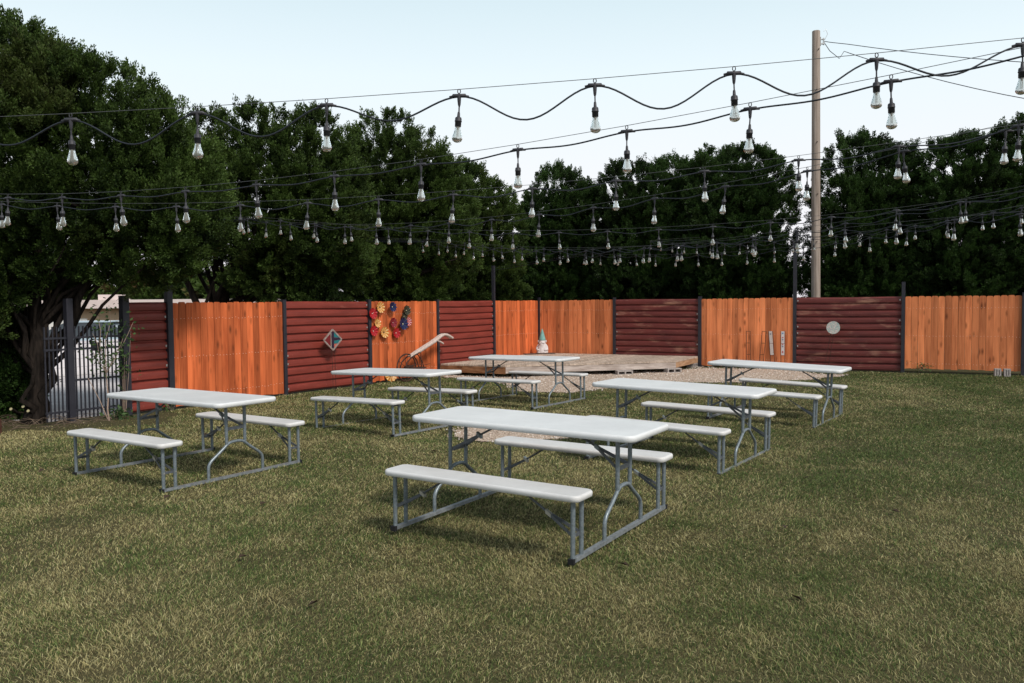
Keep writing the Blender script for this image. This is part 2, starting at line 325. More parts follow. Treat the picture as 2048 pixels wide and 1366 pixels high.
# ------------------------------------------------------------------ fences
def wood_panel(length, m, seed, nb=17, z0=.045, h=1.69, start_gap=.0):
    r = random.Random(seed); mb = MB(); w = length/nb
    for i in range(nb):
        x0 = -length/2+i*w+.002; x1 = x0+w-.0035*r.uniform(.6, 1.8); y = r.uniform(-.004, .004); t = h+r.uniform(-.008, .008); e = .016
        pts = [(x0, z0+r.uniform(-.012, .012)), (x1, z0+r.uniform(-.012, .012)), (x1, t-.032), (x1-e*.45, t-.013), (x1-e*1.5, t-.002), (x0+e*1.5, t-.002), (x0+e*.45, t-.013), (x0, t-.032)]
        c = (r.uniform(0, 20), r.uniform(0, 20), r.uniform(0, 20)); n = len(pts)
        V = [(x, y-.009, z) for x, z in pts]+[(x, y+.009, z) for x, z in pts]
        mb.add(V, [tuple(range(n)), tuple(range(n, 2*n))[::-1]]+[(i, n+i, n+(i+1) % n, (i+1) % n) for i in range(n)], c=c)
        for zz in (.22, .82, 1.43):
            for q in (.28, .72):
                cx = x0+w*q; cz = zz+r.uniform(-.012, .012)
                mb.box(cx-.0045, cx+.0045, y-.0115, y-.0088, cz-.0045, cz+.0045, mi=1)
    me = mb.mesh('wood_fence_panel', [m, M['nail']])
    rb = MB()
    for zz in (.22, .82, 1.43): rb.box(-length/2, length/2, .016, .05, zz-.045, zz+.045)
    return me, rb.mesh('backer_rail', M['rail_wood'])
def corr_panel(length, m, ribs=11, z0=.03, h=1.69, seed=0):
    mb = MB(); p = (h-z0)/ribs; prof = []
    for i in range(ribs):
        z = z0+i*p
        prof += [(.036, z), (.036, z+p*.10), (.004, z+p*.15), (-.002, z+p*.20), (-.005, z+p*.5), (-.002, z+p*.80), (.004, z+p*.85), (.033, z+p*.96)]
    prof += [(.034, h)]; r = random.Random(seed)
    nx = 14; xs = [-length/2+length*i/nx for i in range(nx+1)]; V = []
    for yy, z in prof: V += [(x, yy+.004*math.sin(x*3+seed), z+.005*math.sin(x*2.2+seed)) for x in xs]
    W = nx+1; mb.add(V, [(i*W+j, i*W+j+1, (i+1)*W+j+1, (i+1)*W+j) for i in range(len(prof)-1) for j in range(nx)])
    for i in range(ribs):                      # fixing screws at both ends
        for x in (-length/2+.03, length/2-.03):
            if r.random() < .35: mb.box(x-.011, x+.011, -.014, -.0065, z0+i*p+p*.4, z0+i*p+p*.62, mi=1)
    return mb.mesh('corrugated_fence_panel', [m, M['galv']])
def fence_rail(length):
    mb = MB(); mb.box(-length/2, length/2, -.012, .045, 0, .03); return mb
def put_panel(kind, side, s0, s1, m, label, cat, seed, z0=None):
    P = PL if side == 'L' else PR; a = aL if side == 'L' else aR; ln = s1-s0-.075
    # local -y must face the yard on both lines
    if kind == 'wood':
        e = empty('wood_fence_panel', P((s0+s1)/2), a)
        me, rb = wood_panel(ln, m, seed, 16 if seed % 2 else 17, z0 if z0 is not None else .045); link('boards', me, e); link('backer_rail', rb, e)
        tag(e, label, cat, 'wooden panels of the yard fence')
    else:
        e = empty('corrugated_fence_panel', P((s0+s1)/2), a); link('metal_sheet', corr_panel(ln, m, seed=seed), e)
        
        for zf in (.10, 1.45): fr = MB(); fr.box(-ln/2, ln/2, .04, .075, zf, zf+.04); fr.build('frame_rail', M['post'], e)
        tag(e, label, cat, 'corrugated metal panels of the yard fence')
SL = [.02, .765, 3.09, 5.33, 7.59, 9.89, 12.07]; SR = [0, 2.2, 4.44, 6.68, 8.975, 11.25]
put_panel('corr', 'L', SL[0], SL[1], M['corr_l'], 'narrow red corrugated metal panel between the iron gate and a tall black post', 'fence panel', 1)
put_panel('wood', 'L', SL[1], SL[2], M['wood_l'], 'orange wood panel behind the leftmost picnic table', 'fence panel', 2)
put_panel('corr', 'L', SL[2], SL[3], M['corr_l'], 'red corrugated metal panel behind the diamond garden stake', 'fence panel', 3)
put_panel('wood', 'L', SL[3], SL[4], M['wood_l'], 'orange wood panel hung with coloured glass flowers', 'fence panel', 4)
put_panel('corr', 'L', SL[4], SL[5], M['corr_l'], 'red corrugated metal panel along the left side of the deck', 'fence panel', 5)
put_panel('wood', 'L', SL[5], SL[6], M['wood_l'], 'deep orange wood panel on the left of the inner corner beside the gnome', 'fence panel', 7)
put_panel('wood', 'R', SR[0], SR[1], M['wood_r'], 'tan wood panel right of the inner corner behind the gnome', 'fence panel', 6)
put_panel('corr', 'R', SR[1], SR[2], M['corr_r'], 'shade-darkened red corrugated panel behind the right part of the deck', 'fence panel', 9)
put_panel('wood', 'R', SR[2], SR[3], M['wood_r'], 'tan wood panel with four narrow garden stakes standing against it', 'fence panel', 8)
put_panel('corr', 'R', SR[3], SR[4], M['corr_r'], 'shade-darkened red corrugated panel behind the round mosaic stake', 'fence panel', 11)
put_panel('wood', 'R', SR[4], SR[5], M['wood_r'], 'tan wood panel at the right end of the fence above two loose blocks', 'fence panel', 10, .10)
put_panel('wood', 'R', SR[5], SR[5]+2.25, M['wood_r'], 'tan wood panel cut off by the right edge of the photo', 'fence panel', 13, .10)
def post(P, h, label, s=.036, ang=0):
    mb = MB(); mb.box(-s, s, -s, s, -.02, h); e = mb.build('fence_post', M['post']); e.location = P; e.rotation_euler = (0, 0, ang)
    tag(e, label, 'fence post', 'black steel posts of the yard fence'); c = MB(); c.box(-s-.003, s+.003, -s-.003, s+.003, h+.001, h+.012); c.build('post_cap', M['post'], e)
for s, h, lb, sz in ((SL[0], 1.78, 'black square post between the iron gate and the narrow red panel', .052), (SL[1], 3.05, 'tall black post left of the orange panel behind the leftmost table', .046), (SL[2], 1.715, 'black post between the first orange panel and the panel with the diamond stake', .036),
                 (SL[3], 1.715, 'black post left of the glass flowers', .04), (SL[4], 1.715, 'black post right of the old plough at the end of the deck', .036), (SL[5], 2.55, 'tall thin black post left of the inner corner panel', .034)):
    post(PL(s), h, lb, sz, aL)
post(PL(SL[6], .03), 1.76, 'black post in the inner corner behind the gnome', .03, aL)
for s, h, lb, sz in ((SR[1], 1.735, 'black post between the tan corner panel and the dark panel behind the deck', .036), (SR[2], 1.735, 'black post at the right end of the deck', .04), (SR[3], 2.95, 'tall black post right of the four narrow garden stakes', .038), (SR[4], 2.0, 'black post between the round mosaic stake panel and the rightmost tan panel', .036), (SR[5], 1.735, 'black post at the right edge of the photo', .036)):
    post(PR(s), h, lb, sz, aR)
# iron picket gate, left of the first post
gt = empty('iron_gate', PL(-.405), aL); tag(gt, 'black iron picket gate in front of a white block wall', 'gate')
mb = MB()
for i in range(12):
    x = -.33+i*.66/11; mb.box(x-.0085, x+.0085, -.0085, .0085, .05, 1.36)
mb.build('pickets', M['post'], gt)
for z in (.17, .60, 1.04, 1.20): mb = MB(); mb.box(-.36, .36, -.016, .016, z-.014, z+.014); mb.build('cross_rail', M['post'], gt)
mb = MB(); mb.box(-.10, .02, -.032, -.017, 1.0, 1.12); mb.build('latch', M['post'], gt)
gp = MB(); gp.box(-.045, .045, -.045, .045, 0, 1.75); o = gp.build('gate_post', M['post']); o.location = PL(-.82); o.rotation_euler = (0, 0, aL); tag(o, 'black post at the hinge side of the iron gate beside the big trunk', 'gate post')
gt2 = empty('iron_fence', PL(-1.02), aL); tag(gt2, 'short black iron picket fence half hidden behind the big cedar trunk', 'fence')
mb = MB()
for i in range(6):
    x = -.14+i*.28/5; mb.box(x-.0085, x+.0085, -.0085, .0085, .05, 1.36)
mb.build('pickets', M['post'], gt2)
for z in (.17, 1.04, 1.20): mb = MB(); mb.box(-.155, .155, -.016, .016, z-.014, z+.014); mb.build('cross_rail', M['post'], gt2)

# ------------------------------------------------------------------ deck on blocks
DZ = .27; c0 = Vector((.72, 22.39, 0)); P1 = PL(7.62); P2 = PR(4.40); K = Vector((-.145, 17.82, 0)); P3 = Vector((3.74, 18.75, 0))
deck = empty('wooden_deck', PL(8.5)); tag(deck, 'low weathered wooden deck filling the fence corner', 'deck'); DO = deck.location.copy()
def toL(p): return Vector(((p-FC).dot(dR), (p-FC).dot(nR), 0))
poly = [(p.x, p.y) for p in (toL(PL(12.0, .06)), toL(P1+nL*.06), toL(K), toL(P3), toL(P2+nR*.06), toL(PR(.05, .06)))]
def clipx(poly, xa, xb):
    def half(pl, f):
        out = []
        for (p, q) in zip(pl, pl[1:]+pl[:1]):
            fp, fq = f(p), f(q)
            if fp >= 0: out.append(p)
            if fp*fq < 0: t = fp/(fp-fq); out.append((p[0]+(q[0]-p[0])*t, p[1]+(q[1]-p[1])*t))
        return out
    r = half(poly, lambda p: p[0]-xa); return half(r, lambda p: xb-p[0]) if r else r
mb = MB(); x = -.6; rr = random.Random(3)
while x < 5.2:
    wd = .128; q = clipx(poly, x+.003, x+wd-.003)
    if len(q) >= 3:
        ext = rr.uniform(-.012, .018); v = rr.uniform(.78, 1.12); dz = rr.uniform(-.002, .002)
        q = [(a, b+(ext if b > 1.5 else 0)) for a, b in q]; W_ = [FC+dR*a+nR*b-DO for a, b in q]
        mb.prism([(p.x, p.y) for p in W_][::-1], DZ-.034+dz, DZ+dz, c=(v, v*.98, v*.96))
    x += wd
mb.build('deck_boards', M['deck'], deck)
def fascia(a, b, m, d0, d1, inset=.02):
    a = a-DO; b = b-DO; t = (b-a).normalized(); nn = Vector((t.y, -t.x, 0)); mb = MB()
    cc = (a+b)/2-nn*inset; mb.obox((cc.x, cc.y, (d0+d1)/2), (b-a)/2-t*.002, nn*.018, (0, 0, (d1-d0)/2)); mb.build('fascia_board', m, deck)
fascia(P1, K, M['fascia_brown'], .085, DZ-.037); fascia(K, P3, M['fascia_pale'], .10, DZ-.037); fascia(P3, P2, M['fascia_tan'], .115, DZ-.037)
def cinder(P, rz, label, h=.085, ln=.36, d=.18):
    mb = MB(); t = .03
    mb.box(-ln/2, ln/2, -d/2, d/2, 0, t*.8); mb.box(-ln/2, ln/2, -d/2, d/2, h-t*.8, h)
    for x in (-ln/2, -t/2, ln/2-t): mb.box(x, x+t, -d/2+.001, d/2-.001, t*.8, h-t*.8)
    o = mb.build('concrete_block', M['block']); o.location = P; o.rotation_euler = (0, 0, rz); tag(o, label, 'concrete block', 'concrete blocks on the ground')
cinder(Vector((2.5, 18.36, 0)), R(13), 'hollow concrete block under the middle of the deck front', .098)
cinder(Vector((3.66, 18.72, 0)), R(20), 'hollow concrete block under the front right corner of the deck', .11)
cinder(PR(4.30, .2), R(62), 'hollow concrete block under the deck beside the black fence post', .115)
cinder(PR(10.78, .22), R(-20), 'left one of two loose grey blocks under the rightmost tan panel', .16, .12, .12)
cinder(PR(10.95, .22), R(-20), 'right one of two loose grey blocks under the rightmost tan panel', .16, .12, .12)

# ------------------------------------------------------------------ picnic tables
def slab(Lx, Wy, z1, th, rad, bev):
    mb = MB(); out = []
    for cx, cy, a0 in ((1, 1, 0), (-1, 1, 90), (-1, -1, 180), (1, -1, 270)):
        for i in range(7):
            a = R(a0+i*15); out.append((cx*(Lx/2-rad), cy*(Wy/2-rad), math.cos(a)*rad, math.sin(a)*rad))
    n = len(out); prof = [(-.012, z1-th), (-.002, z1-th+.006), (0, z1-bev*1.2), (-bev*.15, z1-bev*.62), (-bev*.5, z1-bev*.18), (-bev, z1)]
    V = []
    for off, z in prof:
        for cx, cy, dx, dy in out:
            k = (rad+off)/rad; V.append((cx+dx*k, cy+dy*k, z))
    F = [(i*n+j, i*n+(j+1) % n, (i+1)*n+(j+1) % n, (i+1)*n+j) for i in range(len(prof)-1) for j in range(n)]
    mb.add(V, F, smooth=True); mb.add(V[-n:], [tuple(range(n))]); mb.add(V[:n], [tuple(range(n))[::-1]])
    return mb
def make_table():
    root = empty('picnic_table')
    slab(1.83, .70, .745, .045, .075, .014).build('tabletop', M['plastic'], root)
    LX = .70; BY = .712
    for sx in (-1, 1):
        x = sx*LX
        f = MB()
        arch = [(x, sg_*yy, zz) for sg_, L_ in ((-1, 1), (1, -1)) for yy, zz in [(.31, .03), (.31, .125), (.305, .155), (.29, .18), (.265, .203), (.20, .247), (.145, .286), (.105, .318), (.075, .335), (.035, .343)][::L_]]
        f.tube(arch, .0145, 10); f.build('arched_foot', M['leg'], root)
        for sy in (-1, 1):
            t = MB(); t.tube([(x, sy*.105, .33), (x, sy*.105, .40), (x, sy*.105, .71)], .0155, 10); t.build('table_leg', M['leg'], root)
        cb = MB(); cb.bar((x, -.10, .47), (x, .10, .47), .008, .03); cb.build('crossbar', M['brace'], root)
        b = MB(); xa = sx*.27; xm = sx*.50; zm = .583
        b.tube([(xa, 0, .703), (xm, 0, zm)], .0115, 8, flat=.7); b.obox((xm, 0, zm), (.02, 0, -.012*sx*sx), (0, .016, 0), (0, 0, .013), mi=1)
        for sy in (-1, 1): b.bar((xm, sy*.006, zm), (x-sx*.012, sy*.095, .475), .006, .022)
        b.build('brace', [M['brace'], M['leg']], root)
        rl = MB(); rl.box(x-.017, x+.017, -.775, .775, .006, .03); r_ = rl.build('ground_rail', M['rail'], root)
        for sy in (-1, 1):
            e = MB(); e.box(x-.021, x+.021, min(sy*.7755, sy*.80), max(sy*.7755, sy*.80), .0, .034); e.build('end_cap', M['black_rubber'], r_)
        bm = MB()
        for sy in (-1, 1): bm.bar((x, sy*.30, .716-.03), (x, sy*.04, .716-.03), .03, .02)
    for sy in (-1, 1):
        be = slab(1.53, .25, .437, .042, .055, .013); o = be.build('bench_seat', M['bench_plastic'], root); o.location = (0, sy*BY, 0)
        for sx in (-1, 1):
            x = sx*LX
            for q in (-.058, .058):
                t = MB(); t.tube([(x, sy*BY+q, .03), (x, sy*BY+q, .40)], .0155, 10)
                for zb in (.17,): t.box(x+sx*.0145, x+sx*.018, sy*BY+q-.006, sy*BY+q+.006, zb-.006, zb+.006, mi=1)
                t.build('bench_leg', [M['leg'], M['zinc']], root)
            b = MB(); b.bar((x, sy*BY-.056, .17), (x, sy*BY+.056, .17), .006, .024)
            xa = sx*.30; xm = sx*.50; zm = .275
            b.tube([(xa, sy*BY, .398), (xm, sy*BY, zm)], .0105, 8, flat=.7); b.obox((xm, sy*BY, zm), (.02, 0, -.012), (0, .014, 0), (0, 0, .012), mi=1)
            for q in (-1, 1): b.bar((xm, sy*BY+q*.005, zm), (x-sx*.012, sy*BY+q*.05, .175), .006, .02)
            b.build('bench_brace', [M['brace'], M['zinc']], root)
    return root
TB = [(.164, 6.026, -.547, .047, .013), (-3.219, 8.155, -.582, .003, .001), (-1.562, 10.987, -.632, -.012, -.023), (.187, 13.533, -.626, -.02, -.010), (1.779, 8.681, -.597, -.014, .019), (3.688, 11.465, -.597, -.010, .030)]
TLB = ['white folding picnic table nearest the camera', 'white folding picnic table on the far left in front of the iron gate', 'white folding picnic table standing before the old plough and glass flowers', 'white folding picnic table nearest the wooden deck on the gravel edge', 'white folding picnic table just behind and right of the nearest one', 'white folding picnic table furthest right in front of the narrow garden stakes']
tproto = make_table()
for i, (x, y, a, dz, tl) in enumerate(TB):
    o = tproto if i == 0 else copy_tree(tproto)
    o.rotation_mode = 'ZYX' if False else 'XYZ'
    o.matrix_world = Matrix.Translation((x, y, max(dz, -.008)*.6)) @ Matrix.Rotation(a, 4, 'Z') @ Matrix.Rotation(tl, 4, 'Y')
    tag(o, TLB[i], 'picnic table', 'white folding picnic tables on the lawn')

# ------------------------------------------------------------------ trees
def leaves(cent, axis, R_, nleaf, ln, wd, seed, bright, brown):
    r = np.random.default_rng(seed); T = len(cent); k = T*nleaf
    c = np.repeat(cent, nleaf, 0); ax = np.repeat(axis, nleaf, 0); Rr = np.repeat(R_, nleaf)[:, None]
    d = r.normal(size=(k, 3)); d /= np.linalg.norm(d, axis=1, keepdims=True); rad = r.random((k, 1))**.45
    along = (d*ax).sum(1, keepdims=True); off = d+ax*along*.55
    rad = r.random((k, 1))**.33
    p = c+(d*.62+ax*along*.75)*rad*Rr
    dirv = d*.55+ax*1.0+r.normal(size=(k, 3))*.28; dirv /= np.linalg.norm(dirv, axis=1, keepdims=True)
    s = np.cross(dirv, r.normal(size=(k, 3))); s /= np.linalg.norm(s, axis=1, keepdims=True)+1e-9
    l = ln*r.uniform(.6, 1.35, (k, 1)); w_ = wd*r.uniform(.6, 1.3, (k, 1))
    V = np.stack([p-dirv*l*.5, p+s*w_*.5+dirv*l*.05, p+dirv*l*.5, p-s*w_*.5+dirv*l*.05], 1).reshape(-1, 3)
    F = np.arange(4*k).reshape(-1, 4)
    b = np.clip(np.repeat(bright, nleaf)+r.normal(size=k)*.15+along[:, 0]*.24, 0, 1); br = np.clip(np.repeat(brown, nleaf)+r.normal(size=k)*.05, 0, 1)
    cc = np.stack([b, br, b*0], 1); return V, F, np.repeat(cc, 4, 0)
def crown(blobs, seed, dens=8.0, tuft=.11, ppt=7, nleaf=66, ln=.046, wd=.023, inner=1.9, holes=(), brown_amt=.06, base_b=.5, cull=True, lumpy=.5, boxy=2.0):
    r = np.random.default_rng(seed); C_ = []; A_ = []; depth = []
    B = np.array(blobs, float)
    for b in B:
        ra, rb, rc = b[3:]; area = 4*math.pi*(((ra*rb)**1.6+(ra*rc)**1.6+(rb*rc)**1.6)/3)**(1/1.6); k = int(area*dens)
        d = r.normal(size=(k, 3)); d /= np.linalg.norm(d, axis=1, keepdims=True)
        keep = (d[:, 1] < .35) | (r.random(k) < .45); d = d[keep]
        if boxy > 2: d = d/((np.abs(d)**boxy).sum(1, keepdims=True)**(1/boxy))
        lump = 1.02+lumpy*(-.18+.24*vnoise(d*2.6+seed*3.1+b[0])+.13*vnoise(d*6+seed*1.7+b[1]))
        pos = b[:3]+d*b[3:]*(lump*r.uniform(.93, 1.02, len(d)))[:, None]
        nrm = np.sign(d)*np.abs(d)**(boxy-1)/b[3:]; nrm /= np.linalg.norm(nrm, axis=1, keepdims=True)
        for o in B:
            if o is b: continue
        q = np.min([np.linalg.norm((pos-o[:3])/o[3:], axis=1) if not np.array_equal(o, b) else np.full(len(pos), 9.) for o in B], axis=0)
        ok = q > .8
        C_.append(pos[ok]); A_.append(nrm[ok]); depth.append(np.ones(ok.sum()))
        ki = int(area*dens*(.55 if b[2] > 2.1 else 1.1)*inner); d = r.normal(size=(ki, 3)); d /= np.linalg.norm(d, axis=1, keepdims=True)
        pos = b[:3]+d*b[3:]*(r.uniform(.25, .82, ki)**.7)[:, None]; C_.append(pos); A_.append(d); depth.append(np.zeros(ki))
    P = np.concatenate(C_); A = np.concatenate(A_); dp = np.concatenate(depth)
    if cull:
        inl = (P[:, 0]-FA.x)*nL.x+(P[:, 1]-FA.y)*nL.y; inr = (P[:, 0]-FC.x)*nR.x+(P[:, 1]-FC.y)*nR.y
        ok = ~((inl > -.35) & (inr > -.35) & (P[:, 2] < 2.35)); P, A, dp = P[ok], A[ok], dp[ok]
    for hx, hy, hz, hr in holes:                     # see-through gaps
        ok = np.linalg.norm((P-np.array((hx, hy, hz)))/np.array((1, 4, 1)), axis=1) > hr; P, A, dp = P[ok], A[ok], dp[ok]
    up = np.array((0, 0, 1.)); A = A*.75+up*.75+r.normal(size=A.shape)*.15; A /= np.linalg.norm(A, axis=1, keepdims=True)
    T = len(P); rr = np.repeat
    j = r.normal(size=(T*ppt, 3)); j *= (r.random((T*ppt, 1))**.4)/(np.linalg.norm(j, axis=1, keepdims=True))
    plume = r.uniform(.10, .19, T); c = rr(P, ppt, 0)+j*rr(plume, ppt)[:, None]+rr(A, ppt, 0)*(r.random((T*ppt, 1))*.12)
    ax = rr(A, ppt, 0)+j*.6+r.normal(size=j.shape)*.15; ax /= np.linalg.norm(ax, axis=1, keepdims=True)
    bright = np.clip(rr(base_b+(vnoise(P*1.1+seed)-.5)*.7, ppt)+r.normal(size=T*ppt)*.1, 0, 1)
    brown = rr(np.clip((vnoise(P*1.6+seed*2+9)-.70)*2.0, 0, .4)*brown_amt/.12, ppt)
    return leaves(c, ax, tuft*r.uniform(.55, 1.15, T*ppt), nleaf, ln, wd, seed+1, bright, brown)
def limb_path(a, b, r, wob=.12, n=7):
    a = Vector(a); b = Vector(b); return [a.lerp(b, i/(n-1))+Vector((r.uniform(-wob, wob), r.uniform(-wob, wob), 0))*(0 if i in (0, n-1) else 1) for i in range(n)]
def trunk_mesh(base, top, blobs, seed, r0=.16, extra=()):
    r = random.Random(seed); mb = MB()
    P = limb_path(base, top, r, .08, 8); mb.tube(P, [r0*(1.25 if i == 0 else 1)*(1-.8*i/7) for i in range(8)], 9)
    for b in blobs:
        for q in range(4):
            i = r.randint(1, 5); st = P[i]; en = Vector((b[0]+r.uniform(-.7, .7)*b[3], b[1]+r.uniform(-.7, .7)*b[4], b[2]+r.uniform(-.5, .7)*b[5]))
            mb.tube(limb_path(st, en, r, .14, 6), [r0*.34*(1-.16*j) for j in range(6)], 6)
    for a, b, ra in extra: mb.tube(limb_path(a, b, r, .1, 7), [ra*(1-.11*j) for j in range(7)], 8)
    return mb
def tree(name, base, top, blobs, m, label, seed, group, r0=.16, extra=(), **k):
    e = empty(name, base); tag(e, label, 'shrub' if name == 'shrub' else 'tree', group)
    V, F, c = crown(blobs, seed, **k); V = V-np.array(base)
    link('crown', fast_mesh('crown', V, F, m, c), e)
    t = trunk_mesh(base, top, blobs, seed, r0, extra); t.v = [(x-base[0], y-base[1], z-base[2]) for x, y, z in t.v]; t.build('trunk', M['bark'], e)
GL = 'cedar trees along the left fence'; GR = 'dark cedar trees beyond the back fence'
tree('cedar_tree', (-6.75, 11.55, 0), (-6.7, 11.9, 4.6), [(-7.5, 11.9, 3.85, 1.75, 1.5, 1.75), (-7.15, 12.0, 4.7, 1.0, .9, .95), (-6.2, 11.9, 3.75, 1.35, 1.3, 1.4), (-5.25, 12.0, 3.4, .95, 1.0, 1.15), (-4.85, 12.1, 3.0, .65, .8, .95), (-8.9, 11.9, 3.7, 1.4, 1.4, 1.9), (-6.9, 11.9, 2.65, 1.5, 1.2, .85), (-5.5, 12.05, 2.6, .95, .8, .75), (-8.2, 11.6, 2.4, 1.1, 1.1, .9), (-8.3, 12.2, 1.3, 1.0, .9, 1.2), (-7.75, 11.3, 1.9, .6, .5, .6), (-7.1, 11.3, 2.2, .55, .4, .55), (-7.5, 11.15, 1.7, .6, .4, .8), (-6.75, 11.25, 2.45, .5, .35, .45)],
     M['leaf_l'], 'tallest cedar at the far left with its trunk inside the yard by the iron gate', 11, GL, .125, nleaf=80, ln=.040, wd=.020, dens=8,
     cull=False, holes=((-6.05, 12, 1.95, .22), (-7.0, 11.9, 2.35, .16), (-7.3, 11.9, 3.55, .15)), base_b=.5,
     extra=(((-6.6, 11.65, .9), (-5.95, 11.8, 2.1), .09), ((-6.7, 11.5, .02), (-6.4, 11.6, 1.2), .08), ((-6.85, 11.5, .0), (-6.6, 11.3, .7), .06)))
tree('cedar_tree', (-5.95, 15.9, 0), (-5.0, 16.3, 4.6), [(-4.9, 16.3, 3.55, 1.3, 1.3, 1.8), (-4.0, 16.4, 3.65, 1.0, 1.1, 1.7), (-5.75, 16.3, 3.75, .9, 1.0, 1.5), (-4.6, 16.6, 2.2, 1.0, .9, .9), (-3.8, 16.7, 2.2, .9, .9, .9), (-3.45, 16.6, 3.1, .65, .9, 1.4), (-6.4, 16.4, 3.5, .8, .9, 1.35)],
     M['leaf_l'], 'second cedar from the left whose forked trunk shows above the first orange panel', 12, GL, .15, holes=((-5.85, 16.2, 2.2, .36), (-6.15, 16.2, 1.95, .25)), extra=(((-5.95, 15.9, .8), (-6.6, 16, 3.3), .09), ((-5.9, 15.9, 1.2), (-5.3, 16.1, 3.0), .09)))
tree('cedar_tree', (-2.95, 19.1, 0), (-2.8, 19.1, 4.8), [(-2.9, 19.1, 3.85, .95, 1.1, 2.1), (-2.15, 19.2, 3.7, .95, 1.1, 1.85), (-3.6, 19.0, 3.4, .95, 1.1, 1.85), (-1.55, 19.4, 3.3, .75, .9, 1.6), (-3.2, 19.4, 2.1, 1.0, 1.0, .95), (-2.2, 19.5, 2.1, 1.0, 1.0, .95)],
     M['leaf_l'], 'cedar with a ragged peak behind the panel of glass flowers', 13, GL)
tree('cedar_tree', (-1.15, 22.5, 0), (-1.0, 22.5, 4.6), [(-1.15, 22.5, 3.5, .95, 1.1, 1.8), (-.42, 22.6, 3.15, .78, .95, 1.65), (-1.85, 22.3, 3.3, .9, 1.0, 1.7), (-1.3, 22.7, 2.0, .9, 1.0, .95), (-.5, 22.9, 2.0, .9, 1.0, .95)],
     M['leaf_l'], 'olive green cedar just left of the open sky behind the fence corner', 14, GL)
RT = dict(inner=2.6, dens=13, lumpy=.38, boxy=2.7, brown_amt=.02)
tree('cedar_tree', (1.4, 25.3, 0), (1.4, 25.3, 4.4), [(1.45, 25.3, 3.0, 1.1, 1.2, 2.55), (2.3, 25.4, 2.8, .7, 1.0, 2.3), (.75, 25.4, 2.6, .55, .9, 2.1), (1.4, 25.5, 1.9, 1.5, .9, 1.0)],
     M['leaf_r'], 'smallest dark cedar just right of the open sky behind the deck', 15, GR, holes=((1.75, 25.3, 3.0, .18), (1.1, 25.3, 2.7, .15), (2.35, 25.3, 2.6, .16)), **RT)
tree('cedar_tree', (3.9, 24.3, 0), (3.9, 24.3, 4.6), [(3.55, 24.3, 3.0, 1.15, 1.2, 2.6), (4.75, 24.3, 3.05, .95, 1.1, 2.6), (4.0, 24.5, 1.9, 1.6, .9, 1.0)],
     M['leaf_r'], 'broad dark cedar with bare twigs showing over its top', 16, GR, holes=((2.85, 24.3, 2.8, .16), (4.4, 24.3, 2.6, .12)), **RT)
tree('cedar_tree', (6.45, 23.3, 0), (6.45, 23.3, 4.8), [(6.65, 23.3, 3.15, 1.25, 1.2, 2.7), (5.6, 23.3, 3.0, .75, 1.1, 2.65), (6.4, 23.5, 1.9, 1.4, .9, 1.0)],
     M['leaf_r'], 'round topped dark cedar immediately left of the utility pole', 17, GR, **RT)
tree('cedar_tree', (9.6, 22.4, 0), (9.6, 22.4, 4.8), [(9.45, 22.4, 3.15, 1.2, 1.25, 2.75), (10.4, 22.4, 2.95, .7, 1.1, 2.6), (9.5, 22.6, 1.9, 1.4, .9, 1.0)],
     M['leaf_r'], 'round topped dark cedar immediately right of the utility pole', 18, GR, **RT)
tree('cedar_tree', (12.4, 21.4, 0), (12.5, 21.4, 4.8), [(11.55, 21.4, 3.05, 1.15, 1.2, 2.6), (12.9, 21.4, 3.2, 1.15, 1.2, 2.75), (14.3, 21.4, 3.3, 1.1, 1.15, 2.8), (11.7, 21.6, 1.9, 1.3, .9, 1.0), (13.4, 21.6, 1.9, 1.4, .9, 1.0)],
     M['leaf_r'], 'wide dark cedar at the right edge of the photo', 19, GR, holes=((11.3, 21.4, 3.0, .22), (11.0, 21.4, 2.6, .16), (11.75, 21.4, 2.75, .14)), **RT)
tree('shrub', (-7.4, 12.1, 0), (-7.4, 12.1, .9), [(-7.6, 12.0, .85, .6, .45, .9), (-8.2, 11.9, .8, .7, .5, .9), (-7.3, 12.0, .6, .35, .35, .65)], M['leaf_r'], 'dense dark shrub filling the gap left of the big cedar trunk', 23, None, .05, cull=False, dens=14, inner=2.2)
# bare tree far behind
r = random.Random(21); mb = MB(); mb.tube([(0, 0, 0), (.1, 0, 3), (0, .1, 5.4)], [.14, .1, .06], 7)
def twig(p, d, ln, rad, lv):
    p = Vector(p); d = Vector(d).normalized(); q = p+d*ln; mid = p+d*ln*.5+Vector((r.uniform(-.08, .08), 0, r.uniform(-.03, .1)))*ln
    mb.tube([p, mid, q], [rad, rad*.8, rad*.55], 5, cap=False)
    if lv:
        for _ in range(3): twig(p.lerp(q, r.uniform(.45, 1)), d+Vector((r.uniform(-.9, .9), r.uniform(-.7, .7), r.uniform(-.15, .8))), ln*r.uniform(.55, .8), rad*.6, lv-1)
for a in range(7): twig((0, 0, r.uniform(3.8, 5.4)), (r.uniform(-1, 1), r.uniform(-.5, .5), r.uniform(.3, 1)), r.uniform(1.2, 1.8), .03, 3)
o = mb.build('bare_tree', M['bark']); o.location = (5.4, 32, 0); tag(o, 'leafless tree whose thin twigs rise behind the broad dark cedar', 'tree')

